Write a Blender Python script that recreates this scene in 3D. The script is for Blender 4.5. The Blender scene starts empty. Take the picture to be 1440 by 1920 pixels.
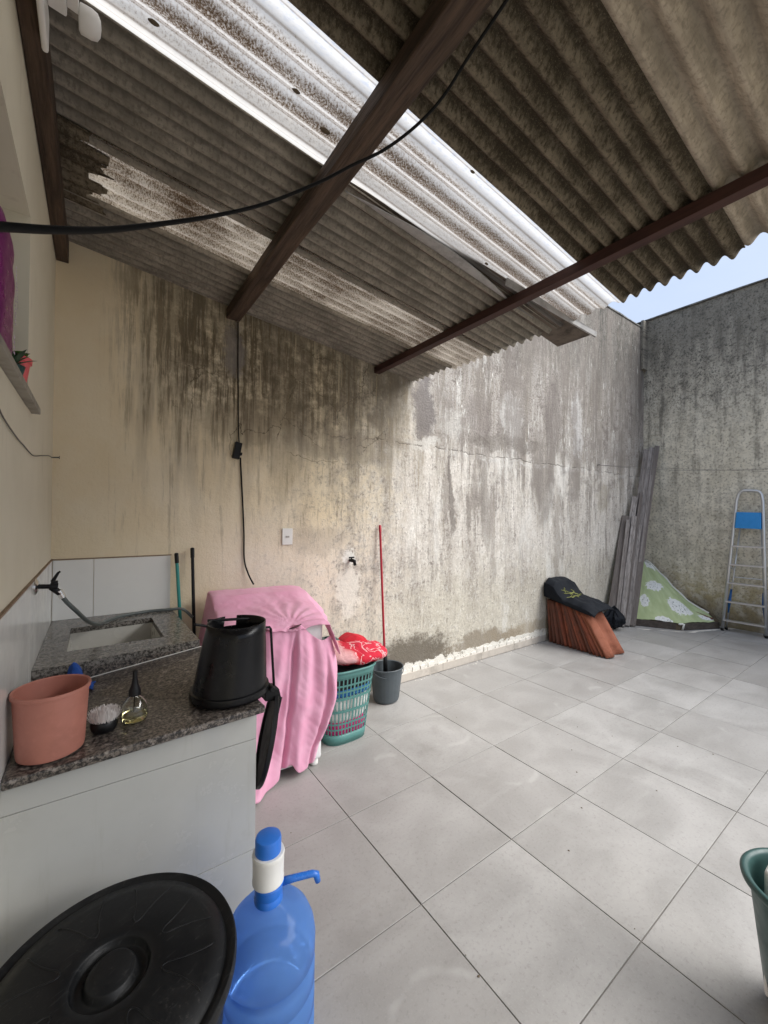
import bpy, bmesh, math, random
from math import sin, cos, pi, radians, sqrt, exp
from mathutils import Vector, Matrix, noise
random.seed(7)
S = bpy.context.scene
C = S.collection
# ------------------------------------------------------------------ camera, sky, sun, exposure
CAM = Vector((0.21375, -3.1303, 1.6378)); YAW, PITCH, ROLL = 0.619177, 0.0076085, 0.010117
fw = Vector((sin(YAW)*cos(PITCH), cos(YAW)*cos(PITCH), sin(PITCH)))
r0 = Vector((cos(YAW), -sin(YAW), 0)); u0 = r0.cross(fw)
rt = r0*cos(ROLL)+u0*sin(ROLL); up = u0*cos(ROLL)-r0*sin(ROLL)
cd = bpy.data.cameras.new('camera'); cam = bpy.data.objects.new('camera', cd); C.objects.link(cam)
cam.matrix_world = Matrix(((rt.x, up.x, -fw.x, CAM.x), (rt.y, up.y, -fw.y, CAM.y), (rt.z, up.z, -fw.z, CAM.z), (0, 0, 0, 1)))
cd.sensor_fit = 'HORIZONTAL'; cd.sensor_width = 36; cd.lens = 759.1/1440*36
cd.clip_start = 0.02; cd.clip_end = 400
S.camera = cam
SUN_EL, SUN_AZ = radians(46), radians(137)      # azimuth clockwise from +Y
W = bpy.data.worlds.new('World'); S.world = W; W.use_nodes = True
wn = W.node_tree; wn.nodes.clear()
sky = wn.nodes.new('ShaderNodeTexSky'); sky.sky_type = 'NISHITA'; sky.sun_disc = False
sky.sun_elevation = SUN_EL; sky.sun_rotation = SUN_AZ; sky.dust_density = 3.0; sky.air_density = 1.0
tc = wn.nodes.new('ShaderNodeTexCoord'); nz = wn.nodes.new('ShaderNodeTexNoise')
nz.inputs['Scale'].default_value = 3.0; nz.inputs['Detail'].default_value = 5; nz.inputs['Roughness'].default_value = .55
mp = wn.nodes.new('ShaderNodeMapping'); mp.inputs['Scale'].default_value = (1, 1, 2.2)
rmp = wn.nodes.new('ShaderNodeMapRange'); rmp.inputs[1].default_value = .36; rmp.inputs[2].default_value = .62
rmp.inputs[3].default_value = .62; rmp.inputs[4].default_value = .92
mx = wn.nodes.new('ShaderNodeMix'); mx.data_type = 'RGBA'; mx.inputs[7].default_value = (3.3, 3.85, 4.9, 1)
bg = wn.nodes.new('ShaderNodeBackground'); bg.inputs[1].default_value = 0.105; wo = wn.nodes.new('ShaderNodeOutputWorld')
wn.links.new(tc.outputs['Generated'], mp.inputs[0]); wn.links.new(mp.outputs[0], nz.inputs['Vector'])
wn.links.new(nz.outputs[0], rmp.inputs[0]); wn.links.new(rmp.outputs[0], mx.inputs[0])
wn.links.new(sky.outputs[0], mx.inputs[6]); wn.links.new(mx.outputs[2], bg.inputs[0]); wn.links.new(bg.outputs[0], wo.inputs[0])
sd = bpy.data.lights.new('sun', 'SUN'); sd.energy = 3.3; sd.angle = radians(55); sd.color = (1, .985, .955)
so = bpy.data.objects.new('sun', sd); C.objects.link(so)
sdir = Vector((sin(SUN_AZ)*cos(SUN_EL), cos(SUN_AZ)*cos(SUN_EL), sin(SUN_EL)))
so.rotation_euler = (-sdir).to_track_quat('-Z', 'Y').to_euler(); so.location = (6, -6, 9)
S.view_settings.view_transform = 'Standard'; S.view_settings.look = 'None'
S.view_settings.gamma = 1; S.view_settings.use_curve_mapping = False
S.view_settings.exposure = 1.02
S.render.engine = 'CYCLES'
S.cycles.max_bounces = 10; S.cycles.diffuse_bounces = 6; S.cycles.transmission_bounces = 8; S.cycles.transparent_max_bounces = 12

# ------------------------------------------------------------------ node helpers
class V:
    T = None
    def __init__(s, k): s.k = k
    def _m(a, b, op):
        n = V.T.nodes.new('ShaderNodeMath'); n.operation = op
        for i, q in enumerate((a, b)):
            if q is None: continue
            if isinstance(q, V): V.T.links.new(q.k, n.inputs[i])
            else: n.inputs[i].default_value = q
        return V(n.outputs[0])
    def __add__(a, b): return V._m(a, b, 'ADD')
    __radd__ = __add__
    def __sub__(a, b): return V._m(a, b, 'SUBTRACT')
    def __rsub__(a, b): return V._m(b, a, 'SUBTRACT')
    def __mul__(a, b): return V._m(a, b, 'MULTIPLY')
    __rmul__ = __mul__
    def __truediv__(a, b): return V._m(a, b, 'DIVIDE')
    def __pow__(a, b): return V._m(a, b, 'POWER')
    def max(a, b): return V._m(a, b, 'MAXIMUM')
    def min(a, b): return V._m(a, b, 'MINIMUM')
    def sin(a): return V._m(a, None, 'SINE')
    def abs(a): return V._m(a, None, 'ABSOLUTE')
def ss(x, a, b, lo=0., hi=1.):
    n = V.T.nodes.new('ShaderNodeMapRange'); n.interpolation_type = 'SMOOTHSTEP'
    if a > b: a, b, lo, hi = b, a, hi, lo
    V.T.links.new(x.k, n.inputs[0])
    for i, q in enumerate((a, b, lo, hi)): n.inputs[i+1].default_value = q
    return V(n.outputs[0])
def comb(x=0., y=0., z=0.):
    n = V.T.nodes.new('ShaderNodeCombineXYZ')
    for i, q in enumerate((x, y, z)):
        if isinstance(q, V): V.T.links.new(q.k, n.inputs[i])
        else: n.inputs[i].default_value = q
    return V(n.outputs[0])
def coords(kind='Object'):
    n = V.T.nodes.new('ShaderNodeTexCoord'); s = V.T.nodes.new('ShaderNodeSeparateXYZ')
    V.T.links.new(n.outputs[kind], s.inputs[0]); return V(s.outputs[0]), V(s.outputs[1]), V(s.outputs[2]), V(n.outputs[kind])
def fbm(vec, scale=1., det=4, rough=.55, dist=0.):
    n = V.T.nodes.new('ShaderNodeTexNoise'); V.T.links.new(vec.k, n.inputs['Vector'])
    n.inputs['Scale'].default_value = scale; n.inputs['Detail'].default_value = det
    n.inputs['Roughness'].default_value = rough; n.inputs['Distortion'].default_value = dist
    return V(n.outputs[0])
def voro(vec, scale, feat='DISTANCE_TO_EDGE'):
    n = V.T.nodes.new('ShaderNodeTexVoronoi'); n.feature = feat; V.T.links.new(vec.k, n.inputs['Vector'])
    n.inputs['Scale'].default_value = scale
    return V(n.outputs['Distance'])
def objrand():
    return V(V.T.nodes.new('ShaderNodeObjectInfo').outputs['Random'])
def col(c): return c if isinstance(c, V) else (c[0], c[1], c[2], 1)
def mixc(f, a, b):
    n = V.T.nodes.new('ShaderNodeMix'); n.data_type = 'RGBA'
    for i, q in ((0, f), (6, a), (7, b)):
        if isinstance(q, V): V.T.links.new(q.k, n.inputs[i])
        elif i == 0: n.inputs[0].default_value = q
        else: n.inputs[i].default_value = col(q)
    return V(n.outputs[2])
def mat(name, color=(.5, .5, .5), rough=.6, metal=0., bump=None, bstr=.3, bdist=.01, spec=.5, build=None, trans=0., alpha=None, coat=0., sub=0.):
    m = bpy.data.materials.new(name); m.use_nodes = True; V.T = m.node_tree
    b = V.T.nodes['Principled BSDF']
    out = build() if build else {}
    color = out.get('color', color); rough = out.get('rough', rough); bump = out.get('bump', None)
    for key, q in (('Base Color', color), ('Roughness', rough), ('Metallic', out.get('metal', metal))):
        if isinstance(q, V): V.T.links.new(q.k, b.inputs[key])
        else: b.inputs[key].default_value = col(q) if key == 'Base Color' else q
    b.inputs['Specular IOR Level'].default_value = spec
    b.inputs['Transmission Weight'].default_value = trans; b.inputs['Coat Weight'].default_value = coat
    if sub: b.inputs['Subsurface Weight'].default_value = sub; b.inputs['Subsurface Radius'].default_value = (.02, .01, .01)
    if bump is not None:
        n = V.T.nodes.new('ShaderNodeBump'); n.inputs['Strength'].default_value = bstr; n.inputs['Distance'].default_value = bdist
        V.T.links.new(bump.k, n.inputs['Height']); V.T.links.new(n.outputs[0], b.inputs['Normal'])
    return m
def scuff(base, amt=.25, scale=9., rough=.45, dark=.6, bump=False):
    """plain object colour with slight dirt and uneven gloss"""
    def f():
        x, y, z, o = coords(); n = fbm(o, scale, 5, .65); m = fbm(o, scale*6, 3, .6)
        c = mixc(ss(n, .42, .75)*amt, base, tuple(q*dark for q in base))
        c = mixc(ss(m, .50, .85)*amt*.5, c, tuple(min(1, q*1.25+.03) for q in base))
        d = dict(color=c, rough=ss(n, .3, .7, rough-.1, rough+.14))
        if bump: d['bump'] = m
        return d
    return f

# ------------------------------------------------------------------ mesh helpers
ORG = {}
def link(o, parent=None):
    C.objects.link(o)
    if parent is not None: o.parent = parent
    return o
def origin(p): return ORG.get(p.name, Vector((0, 0, 0))) if p is not None else Vector((0, 0, 0))
def tag(o, label=None, cat=None, group=None, kind=None):
    if label: o['label'] = label
    if cat: o['category'] = cat
    if group: o['group'] = group
    if kind: o['kind'] = kind
    return o
def thing(name, label, cat, loc=(0, 0, 0), group=None):
    o = bpy.data.objects.new(name, None); C.objects.link(o); o.empty_display_size = .1
    o.location = loc; ORG[o.name] = Vector(loc)
    return tag(o, label, cat, group)
class MB:
    def __init__(s): s.v = []; s.f = []
    def add(s, vs, fs):
        n = len(s.v); s.v += [Vector(q) for q in vs]; s.f += [tuple(i+n for i in q) for q in fs]; return s
    def box(s, c, d, M=None):
        hx, hy, hz = d[0]/2, d[1]/2, d[2]/2
        vs = [Vector((x, y, z)) for x in (-hx, hx) for y in (-hy, hy) for z in (-hz, hz)]
        if M is not None: vs = [M @ q for q in vs]
        vs = [q+Vector(c) for q in vs]
        return s.add(vs, [(0, 1, 3, 2), (4, 6, 7, 5), (0, 4, 5, 1), (2, 3, 7, 6), (0, 2, 6, 4), (1, 5, 7, 3)])
    def bx(s, x0, x1, y0, y1, z0, z1): return s.box(((x0+x1)/2, (y0+y1)/2, (z0+z1)/2), (x1-x0, y1-y0, z1-z0))
    def hexa(s, b, t):   # 4 bottom, 4 top corners
        return s.add(list(b)+list(t), [(3, 2, 1, 0), (4, 5, 6, 7), (0, 1, 5, 4), (1, 2, 6, 5), (2, 3, 7, 6), (3, 0, 4, 7)])
    def tube(s, pts, r, seg=10, cap=True, flat=1.):
        pts = [Vector(p) for p in pts]; n = len(pts); rr = r if isinstance(r, (list, tuple)) else [r]*n
        b = len(s.v); prev = None
        for i, p in enumerate(pts):
            t = (pts[min(i+1, n-1)]-pts[max(i-1, 0)]).normalized()
            if prev is None:
                a = Vector((0, 0, 1)) if abs(t.z) < .9 else Vector((1, 0, 0)); nn = (a-t*a.dot(t)).normalized()
            else: nn = (prev-t*prev.dot(t)).normalized()
            prev = nn; bb = t.cross(nn)
            for k in range(seg):
                a = 2*pi*k/seg; s.v.append(p+(nn*cos(a)*flat+bb*sin(a))*rr[i])
        for i in range(n-1):
            for k in range(seg):
                k2 = (k+1) % seg; s.f.append((b+i*seg+k, b+i*seg+k2, b+(i+1)*seg+k2, b+(i+1)*seg+k))
        if cap:
            s.f.append(tuple(b+k for k in range(seg))[::-1]); s.f.append(tuple(b+(n-1)*seg+k for k in range(seg)))
        return s
    def lathe(s, prof, c=(0, 0, 0), seg=32, sx=1., sy=1., M=None, sq=0., shift=None):
        """prof: list of (r, z). sq>0 squares the section"""
        b = len(s.v); c = Vector(c)
        for r, z in prof:
            for k in range(seg):
                a = 2*pi*k/seg; ca, sa = cos(a), sin(a)
                if sq: e = 1-sq; ca, sa = math.copysign(abs(ca)**e, ca), math.copysign(abs(sa)**e, sa)
                q = Vector((r*ca*sx, r*sa*sy, z))
                if shift: q.x += shift(z)
                if M is not None: q = M @ q
                s.v.append(q+c)
        for i in range(len(prof)-1):
            for k in range(seg):
                k2 = (k+1) % seg; s.f.append((b+i*seg+k, b+i*seg+k2, b+(i+1)*seg+k2, b+(i+1)*seg+k))
        for i, fl in ((0, True), (len(prof)-1, False)):
            if prof[i][0] > 1e-4:
                q = tuple(b+i*seg+k for k in range(seg)); s.f.append(q[::-1] if fl else q)
        return s
    def grid(s, fn, nu, nv, closed_u=False):
        b = len(s.v)
        for j in range(nv+1):
            for i in range(nu+(0 if closed_u else 1)): s.v.append(Vector(fn(i/nu, j/nv)))
        w = nu+(0 if closed_u else 1)
        for j in range(nv):
            for i in range(nu):
                i2 = (i+1) % w if closed_u else i+1
                s.f.append((b+j*w+i, b+j*w+i2, b+(j+1)*w+i2, b+(j+1)*w+i))
        return s
    def build(s, name, m, parent=None, smooth=False, bevel=0., solid=0., off=-1., seg=2, weld=False, auto=None):
        me = bpy.data.meshes.new(name)
        # a part of a part has its thing's origin
        root = parent
        while root is not None and root.parent is not None: root = root.parent
        o0 = origin(root)
        me.from_pydata([q-o0 for q in s.v], [], s.f)
        bm = bmesh.new(); bm.from_mesh(me)
        if weld: bmesh.ops.remove_doubles(bm, verts=bm.verts, dist=1e-5)
        if not solid: bmesh.ops.recalc_face_normals(bm, faces=bm.faces)
        bm.to_mesh(me); bm.free()
        me.materials.append(m)
        if smooth:
            for p in me.polygons: p.use_smooth = True
        if auto is not None: me.set_sharp_from_angle(angle=radians(auto))
        o = bpy.data.objects.new(name, me); link(o, parent)
        if solid:
            k = o.modifiers.new('thick', 'SOLIDIFY'); k.thickness = solid; k.offset = off
        if bevel:
            k = o.modifiers.new('bev', 'BEVEL'); k.width = bevel; k.segments = seg; k.limit_method = 'ANGLE'; k.angle_limit = radians(35)
            k.harden_normals = False
        return o
def nz3(x, y, z): return noise.noise(Vector((x, y, z)))
def spline(pts, n=8):
    P = [Vector(p) for p in pts]; out = []
    for i in range(len(P)-1):
        a, b, c, d = P[max(i-1, 0)], P[i], P[i+1], P[min(i+2, len(P)-1)]
        for k in range(n):
            t = k/n; out.append(.5*((2*b)+(c-a)*t+(2*a-5*b+4*c-d)*t*t+(3*b-a-3*c+d)*t**3))
    out.append(P[-1]); return out
def lerp(a, b, t): return a+(b-a)*t
def pl(tab, t):
    for i in range(len(tab)-1):
        if t <= tab[i+1][0] or i == len(tab)-2:
            a, b = tab[i], tab[i+1]; k = max(0, min(1, (t-a[0])/(b[0]-a[0]+1e-9)))
            return [lerp(p, q, k) for p, q in zip(a[1:], b[1:])]

# ------------------------------------------------------------------ materials: walls
def m_sidewall():
    x, y, z, o = coords()
    q = comb(x, 0., z)
    wob = fbm(q, 1.7, 6, .65)-.5; wob2 = fbm(comb(x+7., 3., z), 1.7, 6, .65)-.5
    X = x+wob*.7; Z = z+wob2*.5
    fine = fbm(q, 38, 6, .78); mid = fbm(comb(x, 5., z), 9, 6, .72); big = fbm(comb(x, 9., z*.8), 2.1, 5, .6)
    st1 = fbm(comb(x, 2., z*.05), 15, 5, .7)          # long drips
    st2 = fbm(comb(x, 4., z*.07), 42, 4, .7)
    st3 = fbm(comb(x, 6., z*.22), 4.2, 5, .65)
    st4 = fbm(comb(x, 11., z*.25), 26, 5, .75)
    cream = mixc(ss(big, .35, .7), (.77, .655, .46), (.81, .715, .54))
    pinkish = mixc(ss(mid, .3, .7), (.73, .645, .54), (.78, .715, .63))
    lowpink = ss(Z, 1.75, 1.15)*ss(X, .5, 1.4)
    c = mixc(lowpink*.8, cream, pinkish)
    white = mixc(ss(Z+(mid-.5)*.8, 1.4, .6), mixc(ss(mid, .35, .65), (.50, .46, .41), (.74, .70, .645)), mixc(ss(mid, .35, .65), (.47, .43, .36), (.63, .59, .50)))
    right = ss(X+(mid-.5)*1.1, 1.7, 2.9)
    c = mixc(right, c, white)
    bloom = ss(st3*.42+mid*.38+big*.2+(fine-.5)*.25, .455, .60)*ss(X, 1.1, 2.4)*ss(Z, .15, .9)
    c = mixc(bloom*.68, c, (.25, .215, .185))
    sp = ss(fine*.65+mid*.35, .515, .60)*ss(X, .8, 2.2)
    c = mixc(sp*.6, c, (.19, .165, .14))
    grime = ss(st4, .515, .66)*ss(X, .8, 2.3)
    c = mixc(grime*.5, c, (.22, .185, .155))
    lit_ = ss(fbm(comb(x, 15., z*.45), 24, 5, .78), .54, .63)*ss(X, 1.6, 2.6)
    c = mixc(lit_*.6, c, (.70, .68, .63))
    # veil of grey-brown mould under the roof and hard thin drips in it
    vail = ss(z+wob*1.1+(st1-.5)*1.6, 1.85, 2.8)*ss(x+wob*.5, .25, .75)*ss(x+wob*.5, 3.3, 2.5)
    c = mixc(vail*ss(mid*.45+st3*.55+(fine-.5)*.2, .34, .54)*.74, c, (.215, .185, .135))
    soft = ss(fbm(comb(x, 21., z*.10), 7, 4, .6), .46, .62)*ss(z+wob*.6, 1.3, 2.5)*ss(x, .2, .6)
    c = mixc(soft*.52, c, (.22, .19, .145))
    lo = 2.12+(fbm(comb(x, 8., 0.), 9, 4, .75)-.5)*2.2
    top = ss((z-lo)/.35, 0., 1.)*ss(x+wob*.4, .18, .45)*ss(x+wob*.5, 2.9, 2.1)
    dark = top*ss(st1*.55+st2*.45+(mid-.5)*.15, .465, .555)
    core = ss((((x-1.35)*(x-1.35))/.55+((z-2.72)*(z-2.72))/.20)+(mid-.5)*1.2, 1.7, .1)
    dark = dark*(1.-ss(x, 1.12, 1.5)*.42)
    c = mixc((dark*(.56+core*.42)).min(.92), c, (.095, .075, .045))
    c = mixc(top*core*ss(mid, .38, .6)*.6, c, (.13, .105, .07))
    palerun = ss(st2*.5+fbm(comb(x, 31., z*.04), 30, 3, .6)*.5, .56, .61)*top
    c = mixc(palerun*.55, c, (.62, .54, .38))
    run = ss(st1*.45+st2*.55, .535, .60)*ss(z, .9, 1.7)*ss(x, .15, .5)
    c = mixc(run*.40, c, (.27, .215, .14))
    # upper right: plum-grey bare cement with pale washed runs
    ur = ss(X+(fine-.5)*.2, 2.72, 2.95)*ss(Z+(fine-.5)*.3+(st3-.5)*.9, 2.22, 2.55)
    pale = ss(st3*.42+mid*.26+st1*.16+st4*.16+(fine-.5)*.5, .40, .55)
    bare = mixc(ss(fine*.5+mid*.5, .4, .62), (.165, .14, .125), (.31, .275, .25))
    c = mixc(ur*(1.-pale*.86)*.90, c, bare)
    c = mixc(ur*ss(fine*.7+st4*.3, .53, .62)*.5, c, (.12, .105, .09))
    drip = ss((fbm(comb(x, 12., z*.06), 9, 3, .6)-.5).abs(), .010, .002)*ss(fbm(comb(x, 1., z), 3.5, 3, .6), .50, .56)*ss(X, 2.7, 2.9)*ss(z, 2.0, 2.5)
    c = mixc(drip*.9, c, (.80, .78, .73))
    mt = ss(Z+(st1-.5)*2.2, 2.9, 4.7)*ss(X, 2.6, 4.6)
    c = mixc(mt*ss(fine*.45+mid*.35+st4*.35, .50, .62)*.9, c, (.055, .052, .045))
    c = mixc(mt*.35, c, (.15, .145, .13))
    big_run = ss(fbm(comb(x, 51., z*.12), 5.5, 6, .68)+(mid-.5)*.25+(fine-.5)*.15, .53, .62)*ss(X, 2.3, 3.2)*ss(Z, .5, 1.3)
    c = mixc(big_run*.6, c, (.185, .16, .14))
    big_pale = ss(fbm(comb(x, 61., z*.35), 3.6, 6, .72)+(fine-.5)*.3, .54, .64)*ss(X, 2.4, 3.)*ss(x, 6.8, 5.2)
    c = mixc(big_pale*.5, c, (.72, .70, .655))
    # known marks: (x, z, rx, rz, strength, colour)
    marks = [(2.93, 2.72, .17, .34, .95, (.20, .18, .17)), (1.02, 2.86, .10, .18, .8, (.22, .20, .185)), (2.30, 2.50, .13, .10, .75, (.20, .17, .13)),
             (3.35, 1.85, .035, .45, .75, (.15, .13, .115)), (3.9, 1.75, .09, .55, .6, (.26, .235, .21)), (4.02, 1.15, .05, .5, .45, (.3, .27, .24)), (5.05, 2.0, .20, .45, .6, (.24, .215, .19)),
             (5.35, 1.35, .07, .75, .55, (.27, .24, .21)), (6.6, 1.95, .22, .22, .5, (.30, .26, .2)), (4.35, 3.3, .16, .75, .55, (.17, .145, .13)), (5.25, 3.0, .22, .55, .6, (.19, .165, .15)), (3.75, 2.75, .2, .28, .5, (.2, .17, .155)),
             (1.75, 1.42, .3, .13, .32, (.33, .28, .23)), (2.05, 2.2, .5, .09, .5, (.28, .24, .18)), (1.45, 2.1, .12, .5, .3, (.3, .25, .17)), (1.15, 2.35, .35, .14, .45, (.24, .20, .14)),
             (2.75, .16, .62, .26, .92, (.135, .115, .09)), (3.9, .16, .7, .13, .8, (.24, .20, .15)), (5.2, .2, 1.3, .12, .6, (.33, .27, .19)), (4.3, 2.52, .9, .09, .55, (.16, .14, .12))]
    for (cx, cz, rx, rz, st, cc) in marks:
        dx = (x+wob*.45-cx)*(1/rx); dz = (z+wob2*.5-cz)*(1/rz)
        c = mixc(ss(dx*dx+dz*dz+(mid-.5)*2.6+(fine-.5)*2.2, 1.35, .35)*st, c, cc)
    lights = [(2.085, .95, .10, .26, .7, (.78, .74, .66)), (4.35, 2.85, .22, .30, .6, (.60, .58, .55)), (5.85, 2.95, .13, .5, .75, (.58, .56, .54)), (2.95, 2.40, .25, .05, .7, (.6, .58, .54)), (3.3, 2.6, .18, .2, .5, (.6, .58, .54)), (2.08, 1.21, .07, .07, .8, (.82, .80, .75))]
    for (cx, cz, rx, rz, st, cc) in lights:
        dx = (x+wob*.4-cx)*(1/rx); dz = (z+wob2*.5-cz)*(1/rz)
        c = mixc(ss(dx*dx+dz*dz+(mid-.5)*3.+(fine-.5)*2.6, 1.3, .4)*st, c, cc)
    # horizontal joint of the heightened wall, broken and flaking
    hz = (z-2.335-(fbm(comb(x, 1., 0.), 3.5, 6, .75)-.5)*.22)
    jm = ss(x, 1.5, 1.9); brk = ss(fbm(comb(x, 40., z), 5, 4, .7), .44, .56)
    c = mixc(ss((hz+.03+(fine-.5)*.05).abs(), .045, .012)*jm*ss(x, 2.6, 2.9)*ss(mid+(fine-.5)*.4, .47, .58)*.7, c, (.68, .66, .62))
    c = mixc(ss(hz.abs(), .009, .002)*jm*brk*.6, c, (.10, .088, .075))
    c = mixc(ss(hz.abs()+(fine-.5)*.1, .09, .0)*jm*ss(x, 3.1, 2.6)*.45, c, (.24, .20, .15))
    low = ss(X, 2.8, 3.4)*ss(Z, 1.2, 2.1)*ss(st3*.5+mid*.3+st1*.2, .47, .57)
    c = mixc(low*.7, c, (.22, .195, .175))
    # hairline cracks
    cv = voro(comb(x+wob*.45, 0., z+wob2*.45), 2.6)
    cm = ss(fbm(comb(x, 20., z), 1.6, 3, .5), .44, .50)*ss(z, 1.95, 2.2)*ss(x, .5, .8)*ss(x, 3., 2.4)
    crack = ss(cv, .009, .002)*cm
    c = mixc(crack*.8, c, (.11, .09, .06))
    pz = z+(fbm(comb(x, 3., z), 7, 4, .7)-.5)*.16
    peel = ss(pz, .165, .15)*ss(x, 2.2, 2.5)*ss(mid, .38, .46)
    c = mixc(peel*.9, c, (.78, .75, .68))
    pin = ss(voro(q, 2.6, 'F1'), .018, .01)*ss(z, 1.2, 1.5)
    c = mixc(pin*.8, c, (.06, .05, .04))
    h = fine*.8+mid*1.2+big*.8-crack*1.5-ss(hz.abs(), .010, .003)*jm*brk*1.6+peel*.9+right*.6*fine-ur*(1.-pale)*.5
    return dict(color=c, rough=.93, bump=h)
def m_farwall():
    x, y, z, o = coords(); q = comb(0., y, z)
    wob = fbm(q, 1.9, 5, .6)-.5; fine = fbm(q, 30, 5, .7); mid = fbm(q, 8, 5, .62); big = fbm(q, 2.2, 4, .6)
    st = fbm(comb(3., y, z*.12), 9, 4, .6); Z = z+wob*.7
    c = mixc(ss(big, .35, .65), (.62, .57, .455), (.74, .69, .57))
    c = mixc(ss(mid*.6+st*.5+(fine-.5)*.3, .44, .68)*.5, c, (.27, .245, .20))
    c = mixc(ss(fbm(comb(1., y, z*.6), 22, 4, .7), .54, .66)*.5, c, (.62, .58, .48))
    c = mixc(ss(fine, .52, .66)*.35, c, (.2, .18, .14))
    c = mixc(ss(Z, 1.15, .35)*ss(mid, .35, .6)*.75, c, (.44, .36, .19))
    c = mixc(ss(Z, .55, .1)*.7, c, (.13, .105, .065))
    upg = ss(Z+(st-.5)*1.2, 2.7, 3.9)
    c = mixc(upg*.5, c, (.30, .285, .25))
    sp = ss(fbm(comb(y, z*.8, 5.), 34, 5, .82)+(mid-.5)*.3, .50, .60)*ss(Z, 2.6, 4.1)
    c = mixc(sp*.85, c, (.045, .045, .04))
    c = mixc(ss(Z+(st-.5)*2.4+(mid-.5)*.6, 3.3, 4.6)*.62, c, (.09, .085, .075))
    c = mixc(ss(st+(fine-.5)*.2, .55, .66)*ss(z, 1.2, 3.2)*.5, c, (.13, .12, .10))
    c = mixc(ss(fine, .52, .60)*.35, c, (.16, .145, .12))
    return dict(color=c, rough=.95, bump=fine*.6+mid+big)
def m_house():
    x, y, z, o = coords(); f = fbm(o, 30, 4, .6); b = fbm(o, 2, 4, .6)
    c = mixc(ss(b, .35, .7), (.74, .69, .55), (.69, .64, .50))
    c = mixc(ss(fbm(comb(x, y, z*.2), 12, 3, .6), .6, .75)*.25, c, (.4, .36, .28))
    return dict(color=c, rough=.85, bump=f)
M_side = mat('stained_plaster', build=m_sidewall, bstr=.55, bdist=.012, spec=.15)
M_far = mat('mossy_plaster', build=m_farwall, bstr=.6, bdist=.012, spec=.12)
M_house = mat('cream_house_paint', build=m_house, bstr=.15, bdist=.004)
def m_cop():
    x, y, z, o = coords(); n = fbm(o, 9, 5, .65)
    return dict(color=mixc(ss(n, .35, .65), (.05, .05, .045), (.16, .155, .14)), rough=.95, bump=n)
M_cop = mat('blackened_cement', build=m_cop, bdist=.02)
def m_tile():
    x, y, z, o = coords(); r = objrand()
    q = comb(x+r*37., y+r*91., z)
    b = fbm(q, 2.2, 5, .62, .6); f = fbm(q, 60, 4, .7); w = fbm(comb(x*.5+r*50., y*2.+r*20., 0.), 3.4, 4, .6)
    c = mixc(ss(b, .30, .70), (.305, .294, .281), (.395, .382, .368))
    c = mixc(ss(w, .5, .72)*.45, c, (.43, .418, .402))
    c = mixc(ss(f, .52, .68)*.38, c, (.21, .20, .19)); c = mixc(ss(fbm(q, 130, 3, .8), .55, .66)*.3, c, (.48, .47, .45))
    c = mixc(ss(fbm(q, 1.3, 6, .72), .54, .70)*.42, c, (.20, .187, .172))
    c = mixc(r*.34, c, (.25, .236, .222))
    ring = ss((voro(q, 1.1, 'F1')-.23).abs(), .03, .005)*ss(fbm(q, 3., 3, .6), .50, .60)
    c = mixc(ring*.30, c, (.50, .49, .47))
    sp = ss(voro(q, 5.5, 'F1'), .035, .015)*ss(fbm(q, 2., 2, .5), .55, .62)
    c = mixc(sp*.7, c, (.13, .11, .09))
    return dict(color=c, rough=ss(b+f*.3, .4, .8, .36, .58), bump=f*.7+b)
M_tile = mat('grey_porcelain_tile', build=m_tile, bstr=.12, bdist=.004, spec=.4)
def m_grout():
    x, y, z, o = coords(); n = fbm(o, 14, 4, .6)
    return dict(color=mixc(n, (.12, .11, .098), (.33, .31, .285)), rough=.95, bump=n)
M_grout = mat('grout', build=m_grout)
M_skirt = mat('skirting_tile', build=scuff((.52, .47, .41), .7, 6, .5, .55), spec=.3)
M_plasterbit = mat('chalky_plaster', build=scuff((.76, .72, .65), .6, 20, .9, .6, True), bdist=.01)
def m_dirt():
    x, y, z, o = coords(); n = fbm(o, 12, 6, .7)
    return dict(color=mixc(n, (.07, .05, .032), (.17, .13, .085)), rough=.97, bump=n)
M_dirt = mat('earth', build=m_dirt, bstr=.8, bdist=.03)
# roof
def m_fc(light, moss, seed, pit=.075):
    def f():
        x, y, z, o = coords(); q = comb(x+seed, y, 0.)
        ln = fbm(comb(x*.18+seed, y, 0.), 46, 4, .65); b = fbm(q, 4., 5, .65); fi = fbm(q, 60, 4, .7)
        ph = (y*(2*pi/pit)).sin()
        c = mixc(ss(b, .3, .7), tuple(light), tuple(k*.66 for k in light))
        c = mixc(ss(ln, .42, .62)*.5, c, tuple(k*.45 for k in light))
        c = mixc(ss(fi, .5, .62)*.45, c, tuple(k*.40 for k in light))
        c = mixc(ss(ph+(b-.5)*.8, -.1, .95)*(.5 if not moss or moss > .1 else .35), c, tuple(k*.30 for k in light))  # occlusion shade painted into the wave recesses as seen from below
        if moss:
            mm = ss(b*.5+fi*.6+ph*.06, .44, .64)
            c = mixc(mm*moss, c, (.035, .027, .017))
            c = mixc(ss(fbm(q, 190, 4, .8), .54, .66)*.7*moss, c, (.27, .225, .15))
        return dict(color=c, rough=.95, bump=fi+b*.6)
    return f
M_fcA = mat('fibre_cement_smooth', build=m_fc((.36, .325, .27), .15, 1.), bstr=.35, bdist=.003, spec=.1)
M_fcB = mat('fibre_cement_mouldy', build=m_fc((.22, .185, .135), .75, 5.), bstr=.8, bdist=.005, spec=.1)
M_fcC = mat('fibre_cement_pale', build=m_fc((.50, .43, .335), .08, 9., .092), bstr=.6, bdist=.004, spec=.1)
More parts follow.
